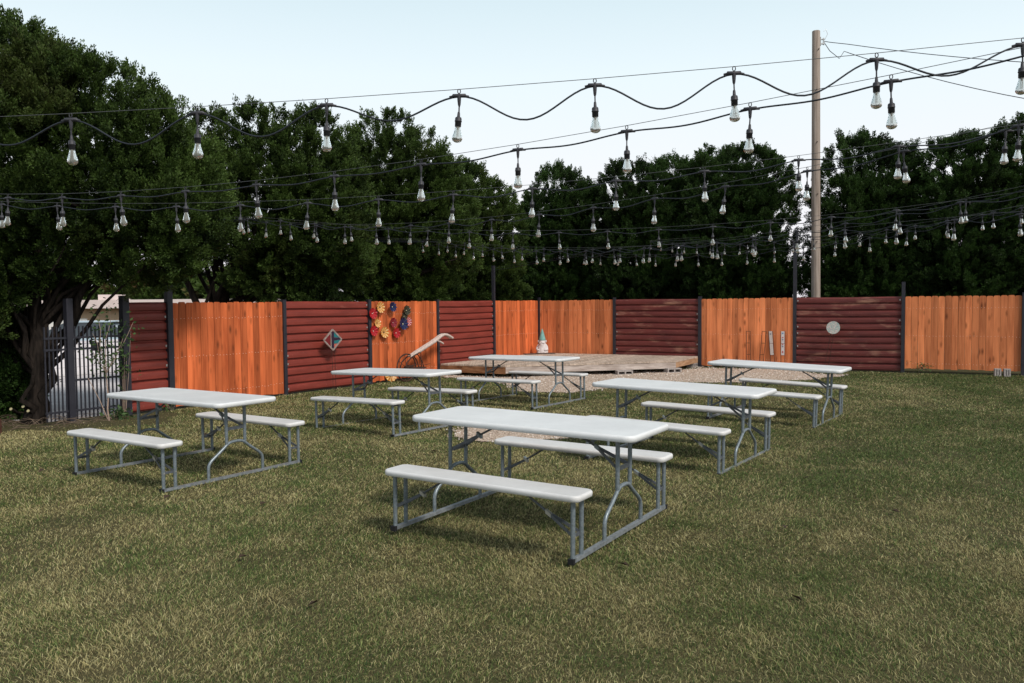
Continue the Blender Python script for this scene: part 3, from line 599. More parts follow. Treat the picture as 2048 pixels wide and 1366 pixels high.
# ------------------------------------------------------------------ utility pole and its service lines
M['rust_bolt'] = mat('rusty_bolt', (.05, .035, .03), .7, .3)
up = empty('utility_pole', (7.73, 21.0, 0)); tag(up, 'tall bare wooden utility pole between two round dark cedars', 'utility pole')
mb = MB(); mb.tube([(.03, 0, -.1), (.02, 0, 2), (0, 0, 5), (-.02, 0, 8.36), (-.02, 0, 8.375)], [.116, .112, .106, .098, .09], 18); mb.build('pole_shaft', M['pole'], up)
mb = MB(); mb.box(.085, .19, -.03, .03, 8.05, 8.07); mb.box(.085, .19, -.03, .03, 8.16, 8.18); mb.tube([(.17, 0, 8.03), (.17, 0, 8.2)], .02, 8); mb.box(.075, .09, -.05, .05, 8.0, 8.22)
mb.tube([(.2, 0, 8.16), (.27, 0, 8.3), (.22, 0, 8.42), (.17, 0, 8.36)], .006, 5); mb.build('insulator_bracket', M['zinc'], up)
for zb, yb in ((7.9, -.1), (6.9, -.103), (5.6, -.106), (4.3, -.108), (3.1, -.11)): mb = MB(); mb.tube([(-.02+.03*math.sin(zb*9), yb+.012, zb), (-.02+.03*math.sin(zb*9), yb-.03, zb)], .014, 6); mb.build('bolt', M['rust_bolt'], up)
def line(pts, r, name, label, cat, m, group=None):
    mb = MB(); mb.tube(pts, r, 5); o = mb.build(name, m); tag(o, label, cat, group); return o
def sagline(a, b, sag, n=16): a = Vector(a); b = Vector(b); return [a.lerp(b, i/n)-Vector((0, 0, sag*4*(i/n)*(1-i/n))) for i in range(n+1)]
line([(7.91, 21, 8.12), (8.05, 20.9, 8.06)]+[tuple(p) for p in sagline((8.35, 20.6, 7.92), (15.5, 14.5, 5.6), .25)], .009, 'service_cable', 'upper black service cable running right from the top of the utility pole', 'cable', M['cable'], 'service cables from the utility pole')
line([(7.91, 21, 8.10), (8.02, 20.9, 7.85), (8.2, 20.75, 7.62), (8.3, 20.7, 7.78)]+[tuple(p) for p in sagline((8.4, 20.6, 7.7), (15.0, 14.5, 4.55), .45)], .009, 'service_cable', 'lower black service cable drooping right from the utility pole with a loose loop', 'cable', M['cable'], 'service cables from the utility pole')

# ------------------------------------------------------------------ string lights
gm_ = bpy.data.materials.new('bulb_glass'); gm_.use_nodes = True; b = gm_.node_tree.nodes['Principled BSDF']
b.inputs['Base Color'].default_value = (.97, .99, .97, 1); b.inputs['Transmission Weight'].default_value = 1; b.inputs['Roughness'].default_value = .04; b.inputs['IOR'].default_value = 1.22
tl_ = N(gm_, 'ShaderNodeBsdfTranslucent'); tl_.inputs['Color'].default_value = (.86, .85, .80, 1); df_ = N(gm_, 'ShaderNodeBsdfDiffuse'); df_.inputs['Color'].default_value = (.80, .80, .74, 1)
m1 = N(gm_, 'ShaderNodeMixShader'); m1.inputs[0].default_value = .5; L(gm_, tl_.outputs[0], m1.inputs[1]); L(gm_, df_.outputs[0], m1.inputs[2])
m2 = N(gm_, 'ShaderNodeMixShader'); m2.inputs[0].default_value = .30; L(gm_, b.outputs[0], m2.inputs[1]); L(gm_, m1.outputs[0], m2.inputs[2]); L(gm_, m2.outputs[0], gm_.node_tree.nodes['Material Output'].inputs[0])
M['glass'] = gm_; M['filament'] = mat('filament_stem', (.75, .72, .66), .5)
def socket_mesh():
    mb = MB(); mb.tube([(0, 0, 0), (.001, 0, -.04)], .0035, 6)
    mb.lathe([(.0045, -.030), (.006, -.034), (.0075, -.053), (.014, -.056), (.0158, -.062), (.0158, -.071), (.0172, -.072), (.0172, -.075), (.015, -.076), (.0148, -.098), (.012, -.099), (0, -.099)], 14)
    return mb.mesh('socket', M['socket'])
def bulb_mesh():
    mb = MB(); z = -.0985; W_ = 1.12
    mb.lathe([(0, z), (.0125, z), (.0132, z-.008), (.0162, z-.022), (.0215, z-.040), (.0245, z-.050), (.0245, z-.058), (.021, z-.066), (.014, z-.071), (.007, z-.0735), (0, z-.074)], 16)
    for k in range(3):
        a = k*2.1; mb.tube([(.005*math.cos(a), .005*math.sin(a), z-.006), (.005*math.cos(a), .005*math.sin(a), z-.046)], .0011, 5, mi=1)
    mb.lathe([(.007, z-.002), (.004, z-.012), (.0, z-.013)], 8, mi=1)
    return mb.mesh('bulb', [M['glass'], M['filament']])
def conn_mesh():
    mb = MB()
    mb.tube([(-.044, 0, -.032), (-.03, 0, -.030), (-.028, 0, -.027), (.028, 0, -.027), (.03, 0, -.030), (.044, 0, -.032)], [.0048, .006, .0088, .0088, .006, .0048], 8)
    mb.tube([(0, 0, -.027), (0, 0, -.05), (0, 0, -.066), (0, 0, -.074)], [.0095, .008, .0065, .004], 8)
    q = [(math.sin(t)*.0065, 0, -.008+math.cos(t)*.0095) for t in [i*2*math.pi/12 for i in range(13)]]; mb.tube(q, .0022, 5, cap=False)
    return mb.mesh('connector', M['socket'])
SM, BMs, CM = socket_mesh(), bulb_mesh(), conn_mesh()
# plan start, plan direction (deg), number of bulbs, first/last extra index, bulb-bottom height polynomial, sag, label
STR = [
 ((-2.02, 3.83), (2.17, 3.53), 8, -1, 8, None, [2.28, 2.29, 2.32, 2.34, 2.37, 2.40, 2.44, 2.49], .10, 'nearest string light, looping deeply between its bulbs'),
 ((-3.76, 6.20), (1.67, 3.65), 11, -2, 13, None, [2.24, 2.20, 2.18, 2.17, 2.17, 2.18, 2.20, 2.23, 2.27, 2.32, 2.37], .016, 'taut string light just below the deeply looped nearest one'),
 ((-4.46, 7.26), (3.04, 5.10), 14, -2, 15, None, [2.32, 2.29, 2.25, 2.23, 2.20, 2.21, 2.21, 2.22, 2.24, 2.26, 2.29, 2.33, 2.38, 2.45], .03, 'gently looped black string light third from the camera'),
 ((-3.35, 11.33), (2.52, 5.32), 14, -4, 15, (-5.37, 12.85, 2.98), [2.55, 2.47, 2.41, 2.36, 2.31, 2.27, 2.23, 2.23, 2.23, 2.24, 2.25, 2.28, 2.32, 2.36], .03, 'string light from the tall left post, just below the third one'),
 ((-2.80, 11.81), (5.11, 8.0), 15, -4, 16, (-5.37, 12.85, 3.0), [2.58, 2.49, 2.43, 2.38, 2.35, 2.30, 2.28, 2.26, 2.25, 2.26, 2.27, 2.30, 2.33, 2.38, 2.44], .03, 'string light from the tall left post with a joint midway'),
 ((3.51, 20.79), (6.41, 10.39), 19, -1, 22, (4.65, 20.33, 3.2), [2.94, 2.85, 2.78, 2.72, 2.67, 2.63, 2.59, 2.56, 2.53, 2.53, 2.50, 2.48, 2.46, 2.47, 2.48, 2.49, 2.51, 2.53, 2.55], .04, 'steeply receding string light whose far end is above the deck post'),
 ((1.63, 18.42), (5.92, 11.2), 15, -4, 18, (-.46, 20.55, 2.5), [2.46, 2.43, 2.41, 2.35, 2.31, 2.29, 2.27, 2.26, 2.26, 2.25, 2.26, 2.29, 2.33, 2.38, 2.44], .04, 'lowest string light, reaching back to the thin post by the deck'),
 ((-1.73, 16.17), (4.31, 7.94), 18, -2, 20, (-2.92, 16.69, 2.95), [2.63, 2.54, 2.47, 2.40, 2.34, 2.29, 2.24, 2.21, 2.18, 2.16, 2.15, 2.15, 2.16, 2.17, 2.20, 2.23, 2.29, 2.34], .04, 'nearer of two low string lights from the glass flower panel'),
 ((-1.23, 16.02), (3.37, 9.72), 14, -3, 18, (-2.92, 16.69, 2.98), [2.62, 2.53, 2.46, 2.40, 2.35, 2.31, 2.25, 2.23, 2.20, 2.17, 2.17, 2.17, 2.16, 2.18], .04, 'further of two low string lights from the glass flower panel'),
]
for si, (p0, p1, nb, e0, e1, anchor, zs, sag, label) in enumerate(STR):
    p0 = np.array(p0); p1 = np.array(p1); step = (p1-p0)/(nb-1); idx = np.arange(nb)
    pz = np.polyfit(idx, zs, 3 if nb > 9 else 2); gap = (si == 4)
    zw = lambda i: float(np.polyval(pz, min(max(i, -1.5), nb+.5)))+.238+.03*max(0, -1.5-i)
    yaw = math.atan2(step[1], step[0])
    st = empty('string_light', (*p0, zw(0))); tag(st, label, 'string light', 'string lights with clear bulbs over the lawn'); O = np.array(st.location)
    ids = list(range(e0 if anchor is None else 0, e1)); rr = random.Random(40+si)
    if anchor is not None and si in (3, 4): ids = [-2, -1]+ids
    mbc = MB(); ptc = []
    for n_, i in enumerate(ids):
        p = p0+step*i; T_ = np.array([*p, zw(i)])-O
        ptc.append(T_+np.array((0, 0, -.031)))
        if i != ids[-1]:
            q = p0+step*(i+1); T2 = np.array([*q, zw(i+1)])-O; sg = sag*rr.uniform(.8, 1.25)*(.55 if gap and i == 8 else 1)
            for t in np.linspace(0, 1, 21)[1:-1]: ptc.append(T_*(1-t)+T2*t+np.array((0, 0, -.031-sg*(1-math.cos(2*math.pi*t))/2)))
        c_ = link('connector', CM, st); c_.location = T_; c_.rotation_euler = (0, 0, yaw)
        s_ = link('socket', SM, st); s_.location = T_+np.array((0, 0, -.07)); s_.rotation_euler = (rr.gauss(0, .05), rr.gauss(0, .06), rr.uniform(0, 6)); s_.scale = (.95, .95, .95)
        link('bulb', BMs, s_)
    if anchor is not None: ptc = [np.array(anchor)+np.array((0, 0, -.06))-O]+ptc
    mbc.tube([tuple(p) for p in ptc], .0042, 6); mbc.build('cord', M['cable'], st)
    wp = [np.array([*(p0+step*i), zw(i)+.001]) for i in range(ids[0], ids[-1]+6)] if anchor is None else [np.array(anchor)]+[np.array([*(p0+step*i), zw(i)+.001]) for i in range(ids[0], ids[-1]+6)]
    if anchor is None: wp = [np.array([*(p0+step*(ids[0]-j)), zw(ids[0])+.03*j]) for j in (5, 3, 1)]+wp
    line([tuple(p) for p in wp], .0016, 'support_wire', 'thin wire holding the '+label.replace('black ', ''), 'wire', M['wire'], 'steel wires above the string lights')

# ------------------------------------------------------------------ glass flowers
def flower(P, nvec, size, cols, label, seed, cup=.25, name='glass_flower', tilt=0):
    r = random.Random(seed); mb = MB(); n = 60; lob = 10; rings = [0, .12, .3, .5, .7, .86, 1.0]; V = []; ph = r.uniform(0, 6)
    for q in rings:
        for j in range(n):
            a = 2*math.pi*j/n; rip = math.cos(a*lob+ph+q*.6)*q*q
            rad = size*q*(1+.06*math.cos(a*lob+ph)*q); V.append((rad*math.cos(a), rad*math.sin(a), size*(cup*q**1.7+.10*rip)))
    FF = []; CC = []
    V = [(0, 0, 0)]+V[n:]
    for j in range(n): FF.append((0, 1+j, 1+(j+1) % n)); CC.append(cols[0])
    for i in range(len(rings)-2):
        for j in range(n):
            a = 2*math.pi*(j+.5)/n; FF.append((1+i*n+j, 1+i*n+(j+1) % n, 1+(i+1)*n+(j+1) % n, 1+(i+1)*n+j)); CC.append(cols[1] if math.cos(a*lob+ph+i*.25) > .2 else cols[0])
    mb.add(V, FF, smooth=True); mb.c = CC
    bs = MB(); bs.lathe([(size*.12, size*.02), (size*.09, size*.08), (.0005, size*.10)], 10); bs.c = [cols[2]]*len(bs.c)
    o = mb.build(name, M['glassware']); q = Vector(nvec).to_track_quat('Z', 'Y'); o.rotation_mode = 'QUATERNION'; o.rotation_quaternion = q; o.location = P
    bs.build('centre', M['glassware'], o); tag(o, label, 'glass flower', 'glass flowers on the wooden panel'); return o
m = mat('coloured_glass', (.5, .5, .5), .16, 0, .4); setc(m, attr(m)); m.node_tree.nodes['Principled BSDF'].inputs['Coat Weight'].default_value = .15; m.use_backface_culling = False; M['glassware'] = m
Yw = ((.46, .16, .016), (.66, .45, .19), (.05, .03, .02)); Rd = ((.26, .004, .008), (.42, .012, .016), (.7, .45, .4)); Bl = ((.003, .005, .03), (.010, .017, .09), (.6, .55, .35)); Bk = ((.005, .006, .005), (.06, .05, .02), (.5, .45, .3)); DR = ((.14, .006, .012), (.24, .012, .02), (.5, .3, .3)); RS = ((.25, .01, .02), (.6, .3, .3), (.5, .1, .1))
for s, z, sz, cl, lb in ((5.60, 1.56, .135, Yw, 'yellow glass flower at the top left of the wooden panel'), (5.37, 1.44, .135, Rd, 'bright red glass flower left of and below the top yellow one'), (5.94, 1.57, .125, Bl, 'dark blue glass flower alone at the top middle'), (6.44, 1.49, .13, Bk, 'black and gold glass flower at the top right'),
    (6.36, 1.365, .10, Bk, 'small black glass flower tucked under the black and gold one'), (5.51, 1.24, .105, Yw, 'smallest yellow glass flower between two reds at the left edge'), (5.39, 1.085, .13, Rd, 'red glass flower lowest at the left edge of the cluster'), (5.71, 1.045, .14, Yw, 'yellow glass flower lowest in the cluster'),
    (6.00, 1.24, .125, DR, 'deep wine red glass flower left of the big blue one'), (6.49, 1.25, .115, RS, 'red and pink striped glass flower half behind the big blue one'), (6.27, 1.205, .155, Bl, 'big dark blue glass flower in the middle of the dark group'), (6.09, 1.02, .13, Rd, 'red glass flower below the big blue one')):
    off = {Bl: .10, RS: .055}.get(cl, .06); flower(PL(s, off, z), nL+Vector((.08, -.1, .12)), sz*.82, cl, lb, int(s*100))
flower((-2.55, 17.15, .13), (.5, -.8, .35), .13, Yw, 'yellow glass flower standing low in the grass under the wooden panel', 77, name='glass_flower')

# ------------------------------------------------------------------ old plough
pw = empty('wheel_plough', PL(6.3, .35), aL); tag(pw, 'antique wheel plough with pale wooden handles leaning by the flower panel', 'plough')
M['rust'] = noisy('rusty_iron', (.10, .05, .035), (.045, .025, .022), 20, .75, .3, .3, .3); M['greywood'] = noisy('bleached_handle_wood', (.60, .50, .46), (.42, .33, .29), 4, .8, 0, .2, .2, (8, 8, 2))
X0 = 6.3
mb = MB(); wc = (6.07-X0, 0, .30); q = [(wc[0]+.30*math.cos(t), 0, wc[2]+.285*math.sin(t)) for t in [i*2*math.pi/32 for i in range(33)]]; mb.tube(q, .015, 6, cap=False)
for i in range(8): a = i*math.pi/4+.2; mb.tube([wc, (wc[0]+.29*math.cos(a), 0, wc[2]+.275*math.sin(a))], .005, 5)
mb.tube([(wc[0], -.05, wc[2]), (wc[0], .05, wc[2])], .028, 10); mb.build('wheel', M['rust'], pw)
for y_, dx in ((-.03, 0), (.05, .012)):
    mb = MB(); pts = [(6.17-X0, .52), (6.39-X0, .60), (7.01-X0, .815), (7.23-X0, .915), (7.34-X0, .945), (7.45-X0, .935), (7.55-X0, .90), (7.65-X0, .855)]
    mb.tube([(x+dx, y_, z) for x, z in pts], [.02, .042, .042, .034, .03, .03, .03, .03] if y_ < 0 else [.016, .03, .03, .026, .024, .024, .024, .024], 8, flat=1); mb.build('handle', M['greywood'], pw)
mb = MB(); mb.tube([(7.04-X0, -.13, .81), (7.17-X0, -.13, .755)], .022, 8); mb.tube([(7.04-X0, -.11, .815), (7.08-X0, .12, .83)], .014, 8); mb.build('handle_peg', M['greywood'], pw)
mb = MB()
for y_ in (-.07, .07):
    mb.tube([(6.42-X0, y_, .60), (6.18-X0, y_, .52), (6.0-X0, y_, .415), (5.96-X0, y_, .31), (5.98-X0, y_, .2)], .014, 6)
    mb.tube([(6.36-X0, y_, .56), (6.5-X0, y_, .42), (6.56-X0, y_, .28), (6.57-X0, y_, .12)], .011, 6)
mb.tube([(6.55-X0, 0, .66), (6.56-X0, 0, .4), (6.6-X0, 0, .05)], .012, 6); mb.bar((5.98-X0, 0, .27), (6.62-X0, 0, .27), .16, .03); mb.bar((6.1-X0, 0, .33), (6.3-X0, .04, .30), .07, .05)
mb.tube([(6.12-X0, -.08, .33), (6.3-X0, -.1, .36), (6.5-X0, -.12, .33), (6.72-X0, -.12, .345)], .006, 5); mb.build('iron_frame', M['rust'], pw)

# ------------------------------------------------------------------ garden stakes
M['chrome'] = noisy('silver_strip', (.62, .55, .52), (.4, .33, .3), 12, .3, .6, .5, .1); M['teal'] = mat('teal_glass', (.02, .16, .18), .15, 0, .6); M['wine'] = mat('wine_glass', (.16, .02, .025), .15, 0, .6); M['dkglass'] = mat('dark_glass', (.03, .02, .04), .15, 0, .6); M['coral'] = mat('coral_glass', (.5, .12, .09), .2, 0, .6)
ks = empty('diamond_stake', PL(4.1, .2), aL); tag(ks, 'silver framed diamond shaped glass garden stake by the red corrugated panel', 'garden stake')
dp = [(0, .38+.78), (.235, .965), (0, .77), (-.235, .965)]
mb = MB()
for (xa, za), (xb, zb) in zip(dp, dp[1:]+dp[:1]): mb.bar((xa, 0, za), (xb, 0, zb), .02, .028)
mb.build('diamond_frame', M['chrome'], ks)
mb = MB()
def gpoly(pts, mi): mb.add([(x, -.004, z) for x, z in pts]+[(x, .004, z) for x, z in pts], [(0, 1, 2), (5, 4, 3)] if len(pts) == 3 else [(0, 1, 2, 3), (7, 6, 5, 4)], mi=mi)
gpoly([(-.215, .965), (-.06, .84), (-.06, 1.09)], 0); gpoly([(-.055, .835), (-.035, .82), (-.035, 1.11), (-.055, 1.095)], 4); gpoly([(-.03, .81), (.03, .80), (.03, 1.12), (-.03, 1.12)], 1)
gpoly([(.035, 1.01), (.17, 1.0), (.035, 1.11)], 2); gpoly([(.035, .95), (.21, .965), (.17, 1.0), (.035, 1.005)], 1); gpoly([(.035, .89), (.15, .89), (.21, .96), (.035, .945)], 2); gpoly([(.035, .80), (.15, .885), (.035, .885)], 3)
mb.build('glass_panes', [M['wine'], M['dkglass'], M['teal'], M['coral'], M['chrome']], ks)
mb = MB()
for x in (-.03, .045): mb.tube([(x, 0, .79), (x+.012, 0, .4), (x+.02, 0, -.02)], .0045, 5)
for z in (.2, .45, .62): mb.bar((-.02, 0, z), (.05, 0, z), .004, .004)
mb.build('stake_legs', M['rust'], ks)
def ladder_stake(s, lean, label, plate):
    e = empty('narrow_stake', PR(s, .12), aR); tag(e, label, 'garden stake', 'narrow garden stakes against the tan panel'); mb = MB()
    for x in (-.046, .046): mb.tube([(x+lean*.0, 0, -.02), (x+lean*.9, 0, .905)], .0065, 6)
    for z in (.345, .62, .9): mb.bar((-.046+lean*z, 0, z), (.046+lean*z, 0, z), .008, .010)
    mb.build('wire_frame', M['rust'], e)
    if plate:
        p = MB(); z0, z1 = .345, .905
        for a_, b_ in ((z0, .612), (.622, z1)):
            p.obox((lean*(a_+b_)/2, -.012, (a_+b_)/2), (.036, 0, 0), (0, .006, 0), (lean*(b_-a_)/2, 0, (b_-a_)/2))
        p.build('strip_panel', M['strip_'+plate], e)
        if plate == 'dots':
            d = MB()
            for z, cl in ((.86, 0), (.76, 1), (.71, 2), (.60, 1), (.55, 2), (.43, 1), (.41, 3)): d.tube([(lean*z, -.0185, z), (lean*z, -.022, z)], .017, 10, mi=cl, smooth=False)
            d.build('inlay', [M['inlay_b'], M['inlay_r'], M['inlay_d'], M['inlay_r']], e)
        else:
            d = MB(); d.tube([(lean*.84, -.0185, .84), (lean*.84, -.022, .84)], .018, 10, smooth=False); d.build('inlay', M['inlay_d'], e)
m = mat('pale_mosaic_strip', (.6, .55, .5), .5); f, _ = noise_node(m, 120, (1, 1, 1), 1); setc(m, ramp(m, f, [(.4, (.45, .36, .33)), (.6, (.66, .60, .56))])); M['strip_mosaic'] = m
M['strip_dots'] = noisy('white_strip', (.70, .66, .66), (.6, .54, .55), 20, .4); M['inlay_b'] = mat('blue_inlay', (.1, .25, .45), .3); M['inlay_r'] = mat('red_inlay', (.5, .12, .12), .3); M['inlay_d'] = mat('grey_inlay', (.2, .2, .24), .3)
ladder_stake(5.652, -.02, 'upright empty wire frame stake, leftmost against the tan panel', None); ladder_stake(5.93, .085, 'empty wire frame stake leaning right, second from left against the tan panel', None)
ladder_stake(6.215, -.07, 'stake with a plain pale strip leaning left on the tan panel', 'mosaic'); ladder_stake(6.435, -.002, 'stake with a white strip of coloured dots, nearest the tall black post', 'dots')
ds = empty('round_stake', PR(7.43, .22), aR); tag(ds, 'round pale mosaic garden stake leaning before the dark corrugated panel', 'garden stake')
m = mat('mosaic_disc', (.5, .55, .52), .35); tc = N(m, 'ShaderNodeTexCoord'); vo = N(m, 'ShaderNodeTexVoronoi'); vo.inputs['Scale'].default_value = 60; L(m, tc.outputs['Object'], vo.inputs['Vector']); sp = N(m, 'ShaderNodeSeparateColor'); L(m, vo.outputs['Color'], sp.inputs[0]); setc(m, ramp(m, sp.outputs[0], [(.1, (.30, .42, .42)), (.5, (.52, .56, .50)), (.85, (.62, .45, .44)), (1, (.7, .7, .68))])); M['mosaic'] = m
mb = MB(); n = 28; mb.add([(.12+.145*math.cos(2*math.pi*i/n), y, 1.0+.145*math.sin(2*math.pi*i/n)) for y in (-.012, .012) for i in range(n)], [tuple(range(n)), tuple(range(n, 2*n))[::-1]]+[(i, n+i, n+(i+1) % n, (i+1) % n) for i in range(n)]); mb.build('mosaic_disc', M['mosaic'], ds)
mb = MB(); mb.tube([(.07, .005, .88), (-.03, 0, .3), (-.08, 0, -.02)], .006, 5); mb.tube([(.13, .005, .87), (.05, 0, .3), (0, 0, -.02)], .006, 5); mb.bar((.0, 0, .45), (.075, 0, .45), .005, .005); mb.build('stake_legs', M['rust'], ds)

# ------------------------------------------------------------------ gnome on the deck
M['gn_white'] = noisy('white_stone', (.66, .62, .62), (.52, .48, .48), 14, .75, 0, .2, .2); M['gn_hat'] = noisy('teal_paint', (.20, .40, .37), (.14, .30, .28), 14, .65, 0, .2, .2); M['plank'] = noisy('dark_plank', (.12, .085, .07), (.06, .045, .04), 6, .8, 0, .2, .2, (2, 8, 8))
gn = empty('garden_gnome', (.80, 21.75, DZ+.025), R(-8)); tag(gn, 'white stone garden gnome with a tall teal pointed hat on the deck', 'garden gnome')
def blobs_mesh(mb, c, r, n=14, mm=9, sm=True):
    V = []; 
    for i in range(mm+1):
        t = math.pi*i/mm
        for j in range(n): a = 2*math.pi*j/n; V.append((c[0]+r[0]*math.sin(t)*math.cos(a), c[1]+r[1]*math.sin(t)*math.sin(a), c[2]+r[2]*math.cos(t)))
    mb.add(V, [(i*n+j, (i+1)*n+j, (i+1)*n+(j+1) % n, i*n+(j+1) % n) for i in range(mm) for j in range(n)], smooth=sm)
GZ = .86
mb = MB(); mb.lathe([(0, 0), (.15, 0), (.158, .03), (.15, .07), (.142, .11), (.135, .16), (.118, .22), (.10, .27), (.088, .31), (.092, .35), (.085, .395), (0, .40)], 20)
for sx in (-1, 1):
    blobs_mesh(mb, (sx*.075, -.09, .03), (.055, .08, .03)); mb.tube([(sx*.085, 0, .27), (sx*.122, -.02, .19), (sx*.135, -.05, .12), (sx*.10, -.12, .10)], [.03, .034, .034, .028], 10); blobs_mesh(mb, (sx*.085, -.125, .10), (.03, .026, .026))
mb.v = [(x, y, z*GZ) for x, y, z in mb.v]; mb.build('body', M['gn_white'], gn)
mb = MB(); mb.add([], []); blobs_mesh(mb, (0, -.06, .24), (.075, .06, .15)); blobs_mesh(mb, (-.04, -.10, .315), (.04, .025, .02)); blobs_mesh(mb, (.04, -.10, .315), (.04, .025, .02)); mb.v = [(x, y, z*GZ) for x, y, z in mb.v]; mb.build('beard', M['gn_white'], gn)
mb = MB(); blobs_mesh(mb, (0, -.10, .34*GZ), (.02, .025, .02)); mb.build('nose', M['gn_white'], gn)
for sx in (-1, 1): mb = MB(); blobs_mesh(mb, (sx*.1, -.01, .365*GZ), (.02, .022, .034)); mb.build('ear', M['gn_white'], gn)
mb = MB(); mb.lathe([(0, .335), (.088, .338), (.092, .348), (.087, .37), (.073, .43), (.054, .50), (.035, .565), (.019, .615), (.009, .642), (0, .648)], 20); mb.build('hat', M['gn_hat'], gn)
mb = MB(); mb.obox((0, 0, .0125), (.42, 0, 0), (0, .09, 0), (0, 0, .011)); o = mb.build('loose_plank', M['plank']); o.location = (.72, 21.72, DZ+.001); o.rotation_euler = (0, 0, R(20)); tag(o, 'thin dark plank lying on the deck under the gnome', 'plank')

# ------------------------------------------------------------------ beyond the gate: block wall, car, low building
m = mat('white_block_wall', (.74, .72, .76), .85, 0, .15); tc = N(m, 'ShaderNodeTexCoord'); mp = N(m, 'ShaderNodeMapping'); mp.inputs['Rotation'].default_value = (R(90), 0, 0); L(m, tc.outputs['Object'], mp.inputs[0]); br = N(m, 'ShaderNodeTexBrick'); br.inputs['Scale'].default_value = 1; br.inputs['Brick Width'].default_value = .4; br.inputs['Row Height'].default_value = .2; br.inputs['Mortar Size'].default_value = .006
br.inputs['Color1'].default_value = (.84, .82, .86, 1); br.inputs['Color2'].default_value = (.80, .78, .82, 1); br.inputs['Mortar'].default_value = (.5, .48, .52, 1); L(m, mp.outputs[0], br.inputs['Vector']); setc(m, br.outputs['Color']); M['whitewall'] = m
mb = MB(); mb.box(-6, 6, -.1, .1, -.2, .76); mb.box(-6.01, 6.01, -.12, .12, .761, .81); o = mb.build('block_wall', M['whitewall']); o.location = PL(4, -8); o.rotation_euler = (0, 0, aL); tag(o, 'low white painted block wall seen through the iron gate', 'wall')
gx, gy = np.meshgrid(np.linspace(-1.1, 11, 19), np.linspace(.35, 7.8, 10)); px_ = FA.x+dL.x*gx-nL.x*gy; py_ = FA.y+dL.y*gx-nL.y*gy; ii, jj = np.meshgrid(np.arange(18), np.arange(9)); a = (jj*19+ii).ravel()
M['concrete'] = noisy('pale_concrete', (.62, .59, .60), (.50, .47, .48), 3, .9)
tag(link('pavement', fast_mesh('pavement', np.stack([px_.ravel(), py_.ravel(), ground_z(px_.ravel(), py_.ravel())+.004], 1), np.stack([a, a+19, a+20, a+1], 1), M['concrete'])), kind='structure')
bd = empty('low_building', (-21, 38, -1.3), R(6)); tag(bd, 'low tan building with a pale flat roof edge beyond the iron gate', 'building')
M['tan'] = noisy('tan_render', (.50, .36, .25), (.42, .30, .2), 3, .9); M['fasciab'] = noisy('pinkish_roof_edge', (.70, .60, .58), (.62, .52, .5), 2, .8); M['winglass'] = mat('window_glass', (.05, .06, .07), .1, 0, .6); M['winframe'] = mat('white_frame', (.72, .70, .68), .6)
mb = MB(); mb.box(-9, 9, 0, 8, -.2, 2.85); mb.build('wall', M['tan'], bd)
mb = MB(); mb.box(-9.4, 9.4, -.5, 8.4, 2.86, 3.25); mb.box(1.7, 2.6, .4, 2, 3.251, 3.5); mb.build('roof', M['fasciab'], bd)
for x, w_, z0, z1, dark in ((-2.2, .9, 1.3, 2.3, 1), (.4, 1.9, .9, 2.4, 0), (3.2, 1.2, 1.5, 2.2, 0), (-5, 1.2, 1.2, 2.2, 1), (6, 1.2, 1.2, 2.2, 1)):
    f = MB(); f.box(x-w_/2, x+w_/2, -.06, -.003, z0, z1); f_ = f.build('window', M['winframe'], bd)
    f = MB(); f.box(x-w_/2+.12, x+w_/2-.12, -.07, -.061, z0+.12, z1-.12); f.build('pane', M['winglass'] if dark else M['winframe'], f_)
cr = empty('parked_car', (-12.9, 26, float(ground_z(np.array([-12.9]), np.array([26]))[0])), R(10)); tag(cr, 'pale blue parked car behind the white block wall', 'car')
M['carpaint'] = mat('pale_blue_paint', (.50, .62, .72), .25, 0, .6); M['tail'] = mat('red_lens', (.5, .01, .01), .2, 0, .6); M['tyre'] = mat('tyre_rubber', (.02, .02, .02), .8); M['rim'] = mat('alloy_rim', (.5, .5, .52), .3, .8)
def car_section(prof, y0, y1, inset):
    mb = MB(); n = len(prof); V = [(x, y0, z) for x, z in prof]+[(x, y1, z) for x, z in prof]
    return mb, V, n
side = [(-2.2, .35), (2.15, .32), (2.25, .55), (2.2, .78), (1.2, .95), (.55, 1.0), (-1.5, 1.02), (-2.15, .98), (-2.28, .7)]
mb = MB(); n = len(side); V = [(x*.985, y, z) for y in (-.87,) for x, z in side]+[(x, -.80, z) for x, z in side]+[(x, .80, z) for x, z in side]+[(x*.985, .87, z) for x, z in side]
mb.add(V, [tuple(range(n))[::1], tuple(range(3*n, 4*n))[::-1]]+[(k*n+i, (k+1)*n+i, (k+1)*n+(i+1) % n, k*n+(i+1) % n) for k in range(3) for i in range(n)]); mb.build('body', M['carpaint'], cr)
cab = [(1.15, .96), (.35, 1.44), (-.9, 1.48), (-1.75, 1.03)]; mb = MB(); V = [(x, -.80 if z < 1.1 else -.62, z) for x, z in cab]+[(x, .80 if z < 1.1 else .62, z) for x, z in cab]
mb.add(V, [(0, 1, 2, 3), (7, 6, 5, 4), (0, 4, 5, 1), (2, 6, 7, 3)]); mb.build('windows', M['winglass'], cr)
mb = MB(); mb.prism([(.42, -.64), (.42, .64), (-.96, .64), (-.96, -.64)], 1.462, 1.50); mb.build('roof', M['carpaint'], cr)
for sx in (-1.4, 1.4):
    for sy in (-1, 1):
        t = MB(); t.tube([(sx, sy*.68, .32), (sx, sy*.89, .32)], .32, 20); t_ = t.build('wheel', M['tyre'], cr); t = MB(); t.tube([(sx, sy*.885, .32), (sx, sy*.90, .32)], .2, 16); t.build('rim', M['rim'], t_)
